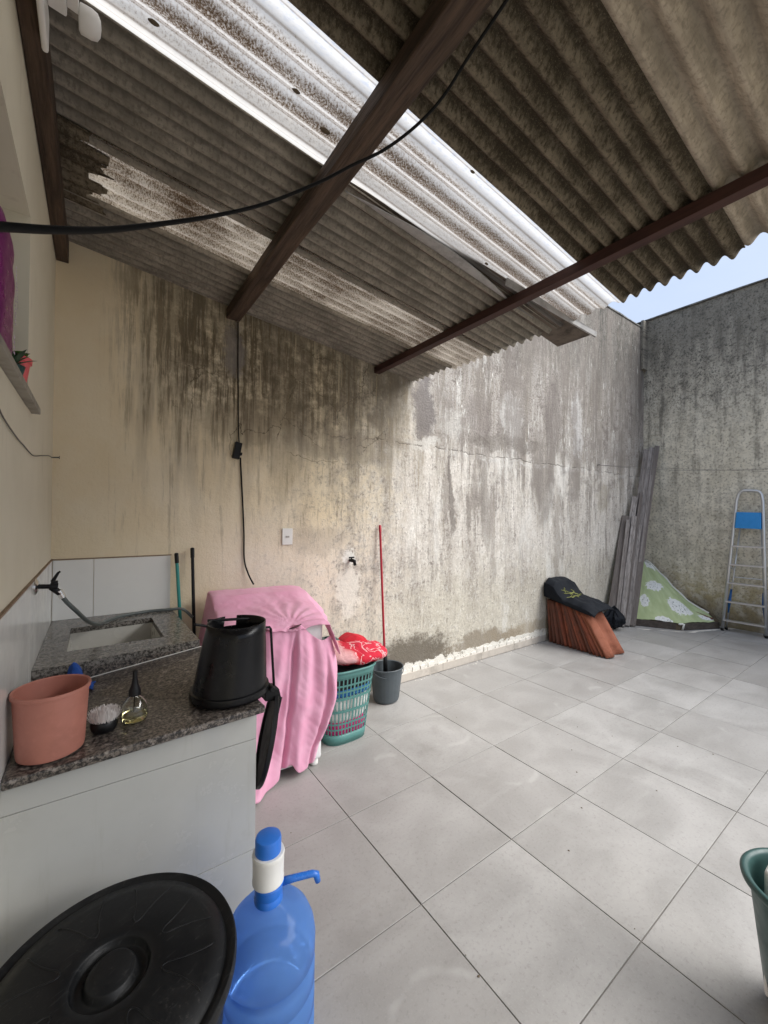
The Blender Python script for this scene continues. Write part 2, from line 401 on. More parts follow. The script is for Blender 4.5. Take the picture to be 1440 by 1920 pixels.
def m_clear(name, dirt, tint, y0):
    m = bpy.data.materials.new(name); m.use_nodes = True; V.T = t = m.node_tree; t.nodes.remove(t.nodes['Principled BSDF'])
    x, y, z, o = coords(); q = comb(x, y, 0.)
    sp = fbm(q, 150, 5, .85); b = fbm(comb(x*.4, y, 0.), 7, 4, .6); b2 = fbm(q, 2.5, 4, .6)
    if y0 is not None:       # dirt rows in the valleys, clean strips at both sides
        rel = (y-y0)*(1/.49)
        ph = ((rel-.27)*(2*pi/.20)).sin()*.5+.5
        band = ss(rel, .24, .36)*ss(rel, .92, .84)
        k = (ss(ph+(b-.5)*.8, .0, .95)*.6+.4)*band
        thr = sp+k*.13-.035+(b2-.5)*.12
        d = ss(thr, .53, .625)*(.35+k*.65)
        ribs = ss((ph-.02).abs(), .035, .0)*band*.5
        d = (d+ribs).min(1.)
        ln = ss(((rel-.90)).abs(), .010, .004)+ss((rel-.965).abs(), .008, .003)+ss((rel-.14).abs(), .008, .003)+ss((rel-.27).abs(), .008, .003)
        d = (d+ln*.45).min(1.)
        strk = ss(fbm(comb(x*3.+y*2., y*7., 0.), 14, 4, .6, .8), .5, .62)*ss(rel, .30, .16)*.35
        tintc = mixc(strk, (.76, .75, .735), (.40, .49, .68))
    else:
        d = ss(sp*1.3+b*.2+b2*.35+(y*(2*pi/.075)).sin()*.03, .885, 1.0); tintc = mixc(b2, tint, tuple(k*.75 for k in tint))
    c = mixc(d*dirt, tintc, (.125, .075, .035))
    tr = t.nodes.new('ShaderNodeBsdfTranslucent'); df = t.nodes.new('ShaderNodeBsdfDiffuse'); tp = t.nodes.new('ShaderNodeBsdfTransparent')
    m1 = t.nodes.new('ShaderNodeMixShader'); m2 = t.nodes.new('ShaderNodeMixShader'); out = t.nodes['Material Output']
    for s_ in (tr, df): t.links.new(c.k, s_.inputs['Color'])
    t.links.new(c.k, tp.inputs['Color'])
    m1.inputs[0].default_value = .16; t.links.new(tr.outputs[0], m1.inputs[1]); t.links.new(df.outputs[0], m1.inputs[2])
    f = (1.-d*dirt)*(.42 if y0 is not None else .2)
    t.links.new(f.k, m2.inputs[0]); t.links.new(m1.outputs[0], m2.inputs[1]); t.links.new(tp.outputs[0], m2.inputs[2])
    t.links.new(m2.outputs[0], out.inputs['Surface'])
    return m
M_clear = m_clear('clear_roof_plastic', .95, (.95, .95, .95), -.255)
M_clear2 = m_clear('stained_roof_plastic', .9, (.84, .80, .74), None)
def m_wood(a, b, sc=1., axis='y', seed=0.):
    def f():
        x, y, z, o = coords()
        q = {'y': comb(x*9.+seed, y*.7, z*9.), 'z': comb(x*9.+seed, y*9., z*.7), 'x': comb(x*.7+seed, y*9., z*9.)}[axis]
        n = fbm(q, 3.2*sc, 5, .62, .4); m = fbm(q, 13*sc, 3, .6); k = fbm(o, 3., 4, .6)
        c = mixc(ss(n, .3, .7), a, b); c = mixc(ss(m, .5, .7)*.45, c, tuple(t*.35 for t in a)); c = mixc(ss(k, .55, .75)*.5, c, tuple(t*.5 for t in b))
        return dict(color=c, rough=.78, bump=n+m*.5)
    return f
M_beam = mat('old_dark_timber', build=m_wood((.030, .017, .010), (.105, .066, .042)), bstr=.8, bdist=.010)
M_beamred = mat('red_brown_beam', build=m_wood((.035, .012, .009), (.06, .022, .015)), bstr=.3, bdist=.004)
def m_plank():
    x, y, z, o = coords(); r = objrand(); q = comb((x-z*.35)*14.+r*30., (y-z*.04)*14., z*.8+r*9.)
    n = fbm(q, 2.8, 5, .65); m = fbm(q, 9, 3, .6)
    c = mixc(ss(n, .3, .7), (.21, .185, .17), (.40, .365, .34)); c = mixc(ss(m, .5, .66)*.7, c, (.06, .05, .045)); c = mixc(ss(r, .2, .9)*.75, c, (.11, .09, .078))
    return dict(color=c, rough=.9, bump=n+m)
M_plank = mat('weathered_plank', build=m_plank, bstr=.7, bdist=.006)
def m_granite():
    x, y, z, o = coords(); a = fbm(o, 95, 3, .7); b = fbm(comb(x+4., y, z), 55, 3, .6); v = voro(o, 130, 'F1')
    c = mixc(ss(a, .42, .6), (.022, .019, .018), (.17, .145, .125)); c = mixc(ss(b, .55, .68)*.7, c, (.33, .29, .26)); c = mixc(ss(v, .28, .1)*.6, c, (.012, .011, .011))
    return dict(color=c, rough=.28)
M_granite = mat('dark_granite', build=m_granite, spec=.5)
def m_granite2():
    x, y, z, o = coords(); a = fbm(o, 95, 3, .7); b = fbm(comb(x+4., y, z), 50, 3, .6)
    c = mixc(ss(a, .42, .6), (.05, .045, .04), (.20, .185, .165)); c = mixc(ss(b, .5, .66)*.7, c, (.28, .255, .23))
    return dict(color=c, rough=.25)
M_granite2 = mat('grey_granite', build=m_granite2)
M_ceram = mat('white_glazed_tile', build=scuff((.76, .755, .72), .15, 2.5, .13, .85), rough=.12, spec=.5)
def m_panel():
    x, y, z, o = coords(); n = fbm(o, 3, 5, .6); r_ = fbm(comb(x, y, z*.08), 22, 4, .7); sm = fbm(comb(x, y, z), 9, 5, .7)
    c = mixc(ss(n, .35, .7)*.5, (.46, .46, .44), (.39, .385, .365)); c = mixc(ss(r_, .56, .70)*.22, c, (.30, .28, .24)); c = mixc(ss(sm, .58, .72)*.18, c, (.34, .32, .29))  # white tile greyed down: shade on the counter panels put into the colour
    return dict(color=c, rough=ss(n*.5+sm*.5, .35, .65, .12, .30))
M_ceram2 = mat('shaded_white_panel', build=m_panel, spec=.45)
M_joint = mat('tile_joint', (.42, .40, .36), .9)
M_basin = mat('basin_ceramic', build=scuff((.50, .485, .44), .45, 5, .3, .6))
M_copper = mat('brown_trim', build=scuff((.24, .16, .10), .4, 12, .6))
# plastics etc.
M_black = mat('black_plastic', build=scuff((.008, .008, .009), .5, 7, .42, .6), spec=.25)
def m_dusty():
    x, y, z, o = coords(); n = fbm(o, 7, 5, .65); f = fbm(o, 90, 4, .75); sc = fbm(comb(x*4.+y*2., y*30.-x*12., z*8.), 5, 3, .6); sp = voro(o, 34, 'F1')
    c = mixc(ss(n, .40, .70)*.5, (.0055, .006, .007), (.018, .018, .018)); c = mixc(ss(f, .56, .70)*ss(n, .40, .60)*.5, c, (.05, .048, .044))
    c = mixc(ss(sc, .62, .66)*.30, c, (.045, .045, .045)); c = mixc(ss(sp, .10, .06)*ss(fbm(o, 5, 2, .5), .56, .62)*.5, c, (.14, .13, .12))
    return dict(color=c, rough=ss(n*.6+f*.4, .35, .65, .36, .60), bump=f)
M_blackm = mat('matt_black_plastic', build=m_dusty, bstr=.06, bdist=.002, spec=.25)
M_blackshine = mat('shiny_black_plastic', build=scuff((.005, .005, .006), .4, 5, .33, 1.5), spec=.28)
M_peach = mat('peach_plastic', build=scuff((.43, .17, .125), .6, 7, .5, .7), sub=.05)
M_teal = mat('teal_plastic', build=scuff((.085, .235, .215), .3, 8, .45, .7))
M_tealstick = mat('teal_stick', build=scuff((.03, .26, .23), .3, 9, .4, .7))
M_dgreen = mat('dark_teal_plastic', build=scuff((.035, .085, .08), .35, 8, .4, .6))
M_greybk = mat('grey_bucket_plastic', build=scuff((.075, .09, .10), .3, 8, .5, .7))
M_red = mat('red_stick', build=scuff((.38, .012, .03), .3, 12, .4, .6))
M_white = mat('white_plastic', build=scuff((.74, .73, .70), .25, 8, .4, .8))
M_enamel = mat('white_enamel', build=scuff((.78, .78, .77), .12, 5, .25, .9))
M_cable = mat('black_rubber', (.005, .005, .005), .6, spec=.2)
M_chrome = mat('chrome', (.75, .75, .75), .18, 1.)
def m_alu():
    x, y, z, o = coords(); n = fbm(comb(x*5, y*5, z), 12, 4, .6)
    return dict(color=mixc(n, (.50, .50, .50), (.68, .68, .67)), rough=ss(n, .3, .7, .28, .48), metal=.85)
M_alu = mat('aluminium', build=m_alu)
M_hose = mat('grey_hose', (.10, .115, .11), .5)
M_blue = mat('blue_plastic', build=scuff((.025, .16, .60), .2, 9, .35, .75))
M_blue2 = mat('blue_platform', build=scuff((.02, .25, .62), .5, 8, .5, .7))
M_navy = mat('blue_cloth', build=scuff((.01, .06, .28), .5, 20, .9, .5, True))
M_purple = mat('purple_wrap', build=scuff((.22, .02, .16), .7, 10, .3, .4))
M_pinkpot = mat('coral_pot', build=scuff((.72, .12, .13), .3, 14, .4, .8))
M_leaf = mat('leaf', build=scuff((.06, .20, .02), .6, 30, .5, .5))
M_leafd = mat('leaf_dark', build=scuff((.02, .06, .022), .6, 30, .5, .5))
M_marble = mat('sill_stone', build=scuff((.30, .28, .24), .6, 14, .5, .6))
def m_glass(name, color, rough=.05, ior=1.45):
    m = mat(name, color, rough, trans=1.); m.node_tree.nodes['Principled BSDF'].inputs['IOR'].default_value = ior; return m
M_glass = m_glass('clear_plastic', (.93, .94, .90))
M_soap = m_glass('yellow_liquid', (.78, .72, .40), .02, 1.33)
M_pane = mat('window_glass', (.012, .014, .016), .06)
def m_jug():
    m = bpy.data.materials.new('blue_bottle_plastic'); m.use_nodes = True; V.T = t = m.node_tree
    b = t.nodes['Principled BSDF']; b.inputs['Base Color'].default_value = (.22, .46, .95, 1); b.inputs['Roughness'].default_value = .13
    b.inputs['Transmission Weight'].default_value = .30; b.inputs['IOR'].default_value = 1.3
    tr = t.nodes.new('ShaderNodeBsdfTranslucent'); tr.inputs[0].default_value = (.30, .52, .98, 1)
    mm = t.nodes.new('ShaderNodeMixShader'); mm.inputs[0].default_value = .45; out = t.nodes['Material Output']
    tp = t.nodes.new('ShaderNodeBsdfTransparent'); tp.inputs[0].default_value = (.50, .70, 1., 1); m3 = t.nodes.new('ShaderNodeMixShader'); m3.inputs[0].default_value = .30
    t.links.new(b.outputs[0], mm.inputs[1]); t.links.new(tr.outputs[0], mm.inputs[2]); t.links.new(mm.outputs[0], m3.inputs[1]); t.links.new(tp.outputs[0], m3.inputs[2]); t.links.new(m3.outputs[0], out.inputs[0])
    return m
M_jug = m_jug()
def m_pink():
    m = bpy.data.materials.new('pink_cotton'); m.use_nodes = True; V.T = t = m.node_tree
    b = t.nodes['Principled BSDF']; x, y, z, o = coords(); n = fbm(o, 6, 5, .6); w = fbm(comb(x*2., y*2., z), 14, 4, .6); f = fbm(o, 160, 2, .5)
    c = mixc(ss(n, .3, .7), (.86, .41, .58), (.90, .49, .65)); t.links.new(c.k, b.inputs['Base Color']); b.inputs['Roughness'].default_value = .9
    b.inputs['Sheen Weight'].default_value = .2
    bu = t.nodes.new('ShaderNodeBump'); bu.inputs['Strength'].default_value = .7; bu.inputs['Distance'].default_value = .012
    h = w*.25+f*.05; t.links.new(h.k, bu.inputs['Height']); t.links.new(bu.outputs[0], b.inputs['Normal'])
    tr = t.nodes.new('ShaderNodeBsdfTranslucent'); t.links.new(c.k, tr.inputs[0]); t.links.new(bu.outputs[0], tr.inputs['Normal'])
    mm = t.nodes.new('ShaderNodeMixShader'); mm.inputs[0].default_value = .18; out = t.nodes['Material Output']
    t.links.new(b.outputs[0], mm.inputs[1]); t.links.new(tr.outputs[0], mm.inputs[2]); t.links.new(mm.outputs[0], out.inputs[0])
    return m
M_pink = m_pink()
def m_rug():
    x, y, z, o = coords(); v = fbm(o, 9, 3, .5, 1.2); f = fbm(o, 120, 3, .6); big = fbm(comb(x, y, z*.5), 4.5, 2, .5)
    w = ss((v-.5).abs(), .035, .02).max(ss(x+(big-.5)*.25, -.06, -.14)*ss(z, .02, .05))
    c = mixc(ss(big, .35, .6), (.52, .008, .02), (.62, .02, .05)); c = mixc(w*.85, c, (.80, .50, .50))
    return dict(color=c, rough=.95, bump=f+v*2.)
M_rug = mat('red_plush', build=m_rug, bstr=.9, bdist=.01)
def m_clay():
    x, y, z, o = coords(); r = objrand(); n = fbm(comb(x+r*9., y, z), 7, 5, .65); f = fbm(comb(x, y+r*9., z*.3), 26, 4, .6)
    c = mixc(ss(n, .35, .65), (.30, .085, .045), (.19, .058, .035)); c = mixc(ss(f, .52, .68)*.7, c, (.10, .05, .035)); c = mixc(ss(r, .15, .8)*.75, c, (.10, .048, .035))
    return dict(color=c, rough=.9, bump=n+f)
M_clayf = mat('orange_terracotta', build=scuff((.29, .095, .05), .8, 9, .85, .5, True), bdist=.004)
M_clay = mat('terracotta', build=m_clay, bstr=.4, bdist=.005)
def m_bag():
    x, y, z, o = coords(); n = fbm(o, 12, 4, .6)
    return dict(color=mixc(n, (.006, .007, .010), (.015, .018, .023)), rough=.75, bump=n)
M_bag = mat('black_fabric', build=m_bag, bstr=.5, bdist=.01, spec=.15)
M_print = mat('yellow_print', (.24, .25, .07), .8)
def m_sheet():
    x, y, z, o = coords('UV'); n = fbm(comb(x, y, 0.), 3., 4, .6)-.5
    c = mixc(ss(fbm(comb(x, y*.4, 0.), 6, 4, .6), .35, .65), (.40, .47, .24), (.50, .57, .32))
    for (cx, cy, rx, ry) in [(.36, .58, .17, .09), (.62, .28, .15, .14), (.93, .26, .10, .13), (.12, .34, .07, .10), (.10, .88, .07, .07), (.30, .02, .09, .07), (.5, .95, .09, .06)]:
        dx = (x-cx+n*.05)*(1/rx); dy = (y-cy+n*.05)*(1/ry); dd = dx*dx+dy*dy
        w = fbm(comb(x, y, 4.), 26, 3, .7)
        c = mixc(ss(dd+(w-.5)*2.4, 1.05, .95), c, (.78, .78, .74))
        w2 = fbm(comb(x*1.4, y, 9.+cx), 44, 2, .6)
        c = mixc(ss(w2+(dd-.3).abs()*-.12, .585, .62)*ss(dd, .75, .55), c, (.07, .09, .06))
    return dict(color=c, rough=.85)
M_sheet = mat('green_printed_sheet', build=m_sheet)
M_hem = mat('white_hem', (.75, .74, .68), .85)
M_clw = mat('white_laundry', build=scuff((.75, .75, .72), .3, 15, .9, .7, True)); M_clb = mat('blue_laundry', build=scuff((.04, .19, .50), .4, 15, .9, .6, True))
M_cld = mat('dark_laundry', build=scuff((.03, .025, .03), .4, 15, .9, .6, True)); M_clm = mat('magenta_laundry', build=scuff((.62, .03, .20), .4, 15, .9, .6, True))
M_brist = mat('white_bristle', (.72, .68, .66), .8)
M_metalsheet = mat('weathered_flashing', build=scuff((.32, .31, .30), .7, 8, .5, .35))
M_rust = mat('rusted_underside', build=scuff((.11, .085, .065), .9, 9, .8, .2))
M_wire = mat('galvanised_wire', (.09, .085, .08), .5)
M_hole = mat('dark_slot', (.02, .018, .015), .8)

# ------------------------------------------------------------------ ground and floor
g = MB().grid(lambda u, v: ((u-.5)*300, (v-.5)*300, -.09), 4, 4).build('ground', M_dirt); tag(g, kind='structure')
fl = MB().bx(0, 8.0, -7.0, 0, -.08, -.006).build('floor', M_grout); tag(fl, kind='structure')
tmesh = {}
def tilepiece(x0, x1, y0, y1):
    w, d = round(x1-x0, 3), round(y1-y0, 3); k = (w, d)
    if k not in tmesh:
        hw, hd = w/2-.0021, d/2-.0021; b = .0012
        vs = [(sx*hw, sy*hd, -.009) for sx, sy in ((-1, -1), (1, -1), (1, 1), (-1, 1))]
        vs += [(sx*hw, sy*hd, -b) for sx, sy in ((-1, -1), (1, -1), (1, 1), (-1, 1))]
        vs += [(sx*(hw-b), sy*(hd-b), 0) for sx, sy in ((-1, -1), (1, -1), (1, 1), (-1, 1))]
        fs = [(i, (i+1) % 4, (i+1) % 4+4, i+4) for i in range(4)]+[(i+4, (i+1) % 4+4, (i+1) % 4+8, i+8) for i in range(4)]+[(8, 9, 10, 11)]
        me = bpy.data.meshes.new('floor_tile'); me.from_pydata(vs, [], fs); me.materials.append(M_tile); tmesh[k] = me
    o = bpy.data.objects.new('floor_tile', tmesh[k]); link(o, fl)
    o.location = ((x0+x1)/2, (y0+y1)/2, random.uniform(-.0006, .0008)); o.rotation_euler = (random.uniform(-.0022, .0022), random.uniform(-.0022, .0022), random.uniform(-.0012, .0012))
xs = [0, .1527]+[.7527+.6*i for i in range(12)]+[8.0]
xs = [q for q in xs if q < 7.99]+[7.995]
ys = [-.014, -.6316]+[-.6316-.6*j for j in range(1, 11)]
for i in range(len(xs)-1):
    for j in range(len(ys)-1): tilepiece(xs[i], xs[i+1], ys[j+1], ys[j])

# ------------------------------------------------------------------ walls
def wallgrid(fn, nu, nv): return MB().grid(fn, nu, nv)
sw = MB().bx(-.2, 8.0, 0, .2, -.05, 4.93)
sw = sw.build('side_wall', M_side); tag(sw, 'long tall yard wall with flaking cream paint, dark drips and grey damp stains', 'wall')
cp = MB()
for i in range(28):
    x0 = -.2+i*.293; cp.hexa([(x0, -.012+.006*nz3(i, 0, 0), 4.932), (x0+.293, -.012+.006*nz3(i+1, 0, 0), 4.932), (x0+.293, .21, 4.932), (x0, .21, 4.932)],
                         [(x0, -.008, 4.955+.015*nz3(i*.7, 2, 0)), (x0+.293, -.008, 4.955+.015*nz3(i*.7+.7, 2, 0)), (x0+.293, .2, 4.955+.01*nz3(i*.7+.7, 2, 0)), (x0, .2, 4.955+.01*nz3(i*.7, 2, 0))])
cp.build('coping', M_cop, sw)
# skirting tiles and flaked plaster above them
xk = 2.62
while xk < 7.9:
    w = min(.6, 7.98-xk); h = .072+.01*random.random()
    MB().bx(xk+.0015, xk+w-.0015, -.013, -.001, .002, h).build('skirting_tile', M_skirt, sw, bevel=.0015); xk += .6
fb = MB()
random.seed(3); x = 2.55
while x < 5.5:
    w = random.uniform(.03, .12); h0 = .078; h1 = .098+.045*max(0, nz3(x*3, 0, 1)+.2)+random.uniform(0, .02); d = random.uniform(.005, .011)
    n = 5; base = [(x, h0), (x+w*.5, h0-.004), (x+w, h0+.003), (x+w*.9, h1), (x+w*.45, h1+random.uniform(-.01, .012)), (x+.04*w, h1-random.uniform(0, .012))]
    b0 = len(fb.v); m_ = len(base)
    fb.v += [Vector((p, -.0005, q)) for p, q in base]+[Vector((p*.94+(x+w/2)*.06, -d, q*.94+(h0+h1)/2*.06)) for p, q in base]
    fb.f += [tuple(b0+m_+k for k in range(m_))]+[(b0+k, b0+(k+1) % m_, b0+m_+(k+1) % m_, b0+m_+k) for k in range(m_)]
    x += w+random.uniform(0, .05)
tag(fb.build('flaked_plaster', M_plasterbit, sw), kind='stuff')
fwl = MB().bx(8.0, 8.2, -7, .2, -.05, 5.06).build('far_wall', M_far); tag(fwl, 'tall rear wall with yellow-brown damp below and black mould near its top', 'wall')
cp = MB()
for i in range(24):
    y0 = .2-i*.3; f = lambda k: 5.085+.02*nz3(k*.6, 4, 2)
    cp.hexa([(7.97, y0, 5.062), (7.97, y0-.3, 5.062), (8.22, y0-.3, 5.062), (8.22, y0, 5.062)], [(7.975, y0, f(i)), (7.975, y0-.3, f(i+1)), (8.21, y0-.3, f(i+1)), (8.21, y0, f(i))])
cp.build('coping', M_cop, fwl)
post = MB().bx(7.86, 7.999, -.05, -.002, 4.2, 5.05); post.build('corner_pillar', M_far, sw, bevel=.01)
# house wall with window recess
hw = MB().bx(-.2, 0, -1.11, 0, -.05, 3.34).bx(-.2, 0, -2.6, -1.11, -.05, 2.028).bx(-.2, 0, -2.6, -1.11, 2.75, 3.34).bx(-.2, 0, -7, -2.6, -.05, 3.34)
hw = hw.build('house_wall', M_house); tag(hw, 'pale smooth house wall on the left with a deep window recess', 'wall')
MB().bx(-.19, .028, -2.7, -.985, 2.03, 2.055).build('window_sill', M_marble, hw, bevel=.003)
wf = MB().bx(-.19, -.15, -1.15, -1.11, 2.056, 2.75).bx(-.19, -.15, -2.6, -1.15, 2.71, 2.75).bx(-.19, -.15, -2.6, -1.15, 2.056, 2.096).bx(-.19, -.15, -1.9, -1.86, 2.096, 2.71).build('window_frame', M_alu, hw)
MB().bx(-.18, -.175, -1.86, -1.15, 2.096, 2.71).bx(-.18, -.175, -2.6, -1.9, 2.096, 2.71).build('pane', M_pane, wf)

# wall tiles above the sink
def wtile(parent, a, b, thick=.007, axis='x', name='wall_tile', z0=0, z1=1, face=0., m=M_ceram):
    g = .0012
    if axis == 'x': q = MB().bx(face, face+thick, a+g, b-g, z0+g, z1-g)
    else: q = MB().bx(a+g, b-g, face-thick, face, z0+g, z1-g)
    return q.build(name, m, parent, bevel=.001)
for a, b in ((-1.02, -.008), (-2.03, -1.02), (-2.4, -2.03)): wtile(hw, a, b, z0=.86, z1=1.345, face=.001)
MB().bx(0, .009, -2.4, 0, 1.346, 1.353).build('trim', M_copper, hw)
for a, b in ((.009, .21), (.21, .64)): wtile(sw, a, b, axis='y', z0=.9, z1=1.345, face=-.001)
MB().bx(.009, .645, -.009, 0, 1.346, 1.352).build('trim', M_copper, sw)

# ------------------------------------------------------------------ roof
def rz(x): return 3.29-.1152*x
P = .075
def sheet(label, m, x0, x1, y0, y1, dz=0., amp=.0175, lip=None, jag=None, nx=26, sag=0., P=.075, ph0=0.):
    """corrugations run down the slope (+x); y0<y1"""
    o_ = thing('corrugated_roof_sheet', label, 'roof sheet', (x0, (y0+y1)/2, rz(x0)), 'corrugated sheets of the lean-to roof')
    ny = int((y1-y0)/P*10); jr = {}
    def f(u, v):
        y = lerp(y0, y1, v); xe0 = x0+(jag(v) if jag else 0); xe1 = x1+.012*nz3(y*9, x1, 3)
        x = lerp(xe0, xe1, u); z = rz(x)+dz+.012+amp*sin(2*pi*(y-(y0+y1)/2)/P+ph0)+.004*nz3(x*1.3, y*2, dz*40)+sag*(u-.5)**2
        return (x, y, z)
    s_ = MB().grid(f, nx, ny).build('sheet', m, o_, smooth=True, solid=.005, off=1)
    return o_
jagt = [random.random() for _ in range(40)]
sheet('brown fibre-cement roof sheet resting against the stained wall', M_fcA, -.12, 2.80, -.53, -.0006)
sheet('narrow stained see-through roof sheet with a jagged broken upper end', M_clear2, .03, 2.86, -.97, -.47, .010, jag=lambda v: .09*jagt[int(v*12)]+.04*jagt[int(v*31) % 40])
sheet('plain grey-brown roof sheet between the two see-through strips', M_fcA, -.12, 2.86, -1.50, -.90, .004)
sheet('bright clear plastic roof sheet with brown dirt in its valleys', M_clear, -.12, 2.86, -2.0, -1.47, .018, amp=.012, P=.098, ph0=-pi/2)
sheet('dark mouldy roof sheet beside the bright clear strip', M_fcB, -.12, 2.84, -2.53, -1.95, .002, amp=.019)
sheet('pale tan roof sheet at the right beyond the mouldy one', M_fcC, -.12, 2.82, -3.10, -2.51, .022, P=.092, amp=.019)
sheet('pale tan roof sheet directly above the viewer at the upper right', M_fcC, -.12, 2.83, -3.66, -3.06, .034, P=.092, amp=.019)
for i_, (lab_, m_) in enumerate((('unseen pale tan roof sheet added behind the viewer for shade, fourth from the bright strip', M_fcC), ('unseen grey roof sheet added behind the viewer for shade, fifth from the bright strip', M_fcA), ('unseen grey roof sheet added for shade at the back end of the lean-to', M_fcA))): sheet(lab_, m_, -.12, 2.83, -4.21-.55*i_, -3.61-.55*i_, .026 if i_ % 2 else .014, nx=8)  # unseen sheets added behind the camera to shade the counter and foreground
scrap = thing('broken_roof_scrap', 'dark torn scrap of roof sheet hanging below the jagged end of the stained strip', 'roof scrap', (-.1, -.7, 3.3))
MB().grid(lambda u, v: (lerp(-.12, .17+.1*jagt[int(v*11)+9]-.05*jagt[int(v*23) % 40], u), lerp(-.99, -.45, v), rz(.03)+.004+.010*sin(2*pi*v*7)-.1152*u*.29), 6, 60).build('sheet', M_fcB, scrap, solid=.005, off=1)

def beam(name, label, x0, x1, z0, z1, ya, yb, m, wob=.006, bev=.004, n=14, xs_=0.):
    t = thing(name, label, 'beam', ((x0+x1)/2, 0, z0))
    b = MB()
    for i in range(n+1):
        y = lerp(ya, yb, i/n); o1 = wob*nz3(y*1.5, x0, 0); o2 = wob*nz3(y*1.5, x0, 9); dx = xs_*(i/n)
        for (p, q) in ((x0, z0), (x1, z0), (x1, z1), (x0, z1)): b.v.append(Vector((p+o1+dx, y, q+(o2 if q == z0 else 0))))
    for i in range(n):
        for k in range(4): b.f.append((i*4+k, i*4+(k+1) % 4, i*4+4+(k+1) % 4, i*4+4+k))
    b.f += [(0, 1, 2, 3), (n*4+3, n*4+2, n*4+1, n*4)]
    b.build('timber', m, t, bevel=bev)
    return t
beam('roof_beam', 'thick rough dark timber beam crossing under the middle of the roof', .985, 1.085, 3.085, 3.164, -.001, -5.35, M_beam, .014, .008, xs_=.05)
beam('roof_beam', 'thin straight red-brown beam carrying the low edge of the roof', 2.315, 2.375, 2.962, 3.017, -.001, -5.35, M_beamred, .0015, .002)
beam('roof_beam', 'brown timber beam fixed along the top of the pale house wall', .002, .062, 3.150, 3.285, -.004, -5.35, M_beam, .004, .004)
# flashing end sticking out under the clear sheet
fs = thing('roof_flashing', 'bent rusty metal flashing sticking out past the eave under the clear sheet', 'flashing', (2.8, -1.5, rz(2.8)))
def fz(x): return rz(x)+.022
MB().hexa([(1.0, -1.49, fz(1.0)+.012), (3.11, -1.64, fz(3.11)), (3.11, -1.36, fz(3.11)), (1.0, -1.40, fz(1.0)+.012)],
          [(1.0, -1.49, fz(1.0)+.016), (3.11, -1.64, fz(3.11)+.004), (3.11, -1.36, fz(3.11)+.004), (1.0, -1.40, fz(1.0)+.016)]).build('plate', M_rust, fs)
MB().hexa([(2.2, -1.575, fz(2.2)-.03), (3.115, -1.655, fz(3.11)-.026), (3.115, -1.641, fz(3.11)-.026), (2.2, -1.570, fz(2.2)-.03)],
          [(2.2, -1.59, fz(2.2)+.006), (3.115, -1.660, fz(3.11)+.006), (3.115, -1.646, fz(3.11)+.006), (2.2, -1.58, fz(2.2)+.006)]).build('folded_edge', M_metalsheet, fs)
MB().grid(lambda u, v: (lerp(1.15, 2.62, u), -1.478-.07*sin(pi*min(1, u*1.15))*v-.004*nz3(u*9, v, 0), rz(lerp(1.15, 2.62, u))+.001-.016*v+.012*v*v), 30, 6).build('bent_lip', M_metalsheet, fs, smooth=True, solid=.003)

LEAFL = ['leaf scrap low on the clear strip right of the lamp', 'leaf scrap mid strip above the cable sag', 'leaf scrap on the clear strip left of the thick beam', 'leaf scrap at the lower edge of the strip beside the thick beam', 'tiny leaf scrap next to the one at the upper strip edge', 'leaf scrap on the clear strip near the red-brown beam', 'leaf scrap nearest the lamp on the clear strip']
for iL, (dx_, dy_, r_) in enumerate(((.62, -1.93, .012), (.95, -1.66, .016), (.80, -1.72, .011), (1.5, -1.97, .012), (1.52, -1.93, .009), (2.0, -1.60, .010), (.35, -1.60, .012))):
    q = MB().lathe([(.001, -r_*.45), (r_*.8, -r_*.3), (r_, 0), (r_*.6, r_*.4), (.001, r_*.5)], (dx_, dy_, rz(dx_)+.008), 9, sx=1.5, sy=.7); tag(q.build('dry_leaf', M_dirt), LEAFL[iL], 'leaf', 'leaf scraps on the clear roof strip')
# white lamp holder at the timber
lh = thing('wall_lamp', 'white plastic lamp holder with a rounded head under the roof timber', 'lamp', (.10, -1.46, 3.2))
MB().bx(.056, .074, -1.85, -1.45, 3.10, 3.215).build('mounting_plate', M_white, lh, bevel=.008, seg=3)
MB().hexa([(.074, -1.62, 3.15), (.122, -1.62, 3.16), (.122, -1.52, 3.185), (.074, -1.52, 3.19)], [(.074, -1.62, 3.235), (.122, -1.62, 3.235), (.122, -1.52, 3.238), (.074, -1.52, 3.238)]).build('arm', M_white, lh, bevel=.006)
MB().hexa([(.122, -1.62, 3.185), (.152, -1.62, 3.180), (.152, -1.54, 3.195), (.122, -1.54, 3.20)], [(.122, -1.62, 3.23), (.152, -1.62, 3.232), (.152, -1.54, 3.234), (.122, -1.54, 3.232)]).build('neck', M_white, lh, bevel=.003)
Mh = Matrix.Rotation(radians(90), 3, 'Y')
MB().lathe([(.001, 0), (.032, .001), (.040, .006), (.041, .034), (.036, .050), (.022, .058), (.001, .060)], (.150, -1.525, 3.205), 32, sx=.85, sy=1.0, M=Mh).build('head', M_white, lh, smooth=True)

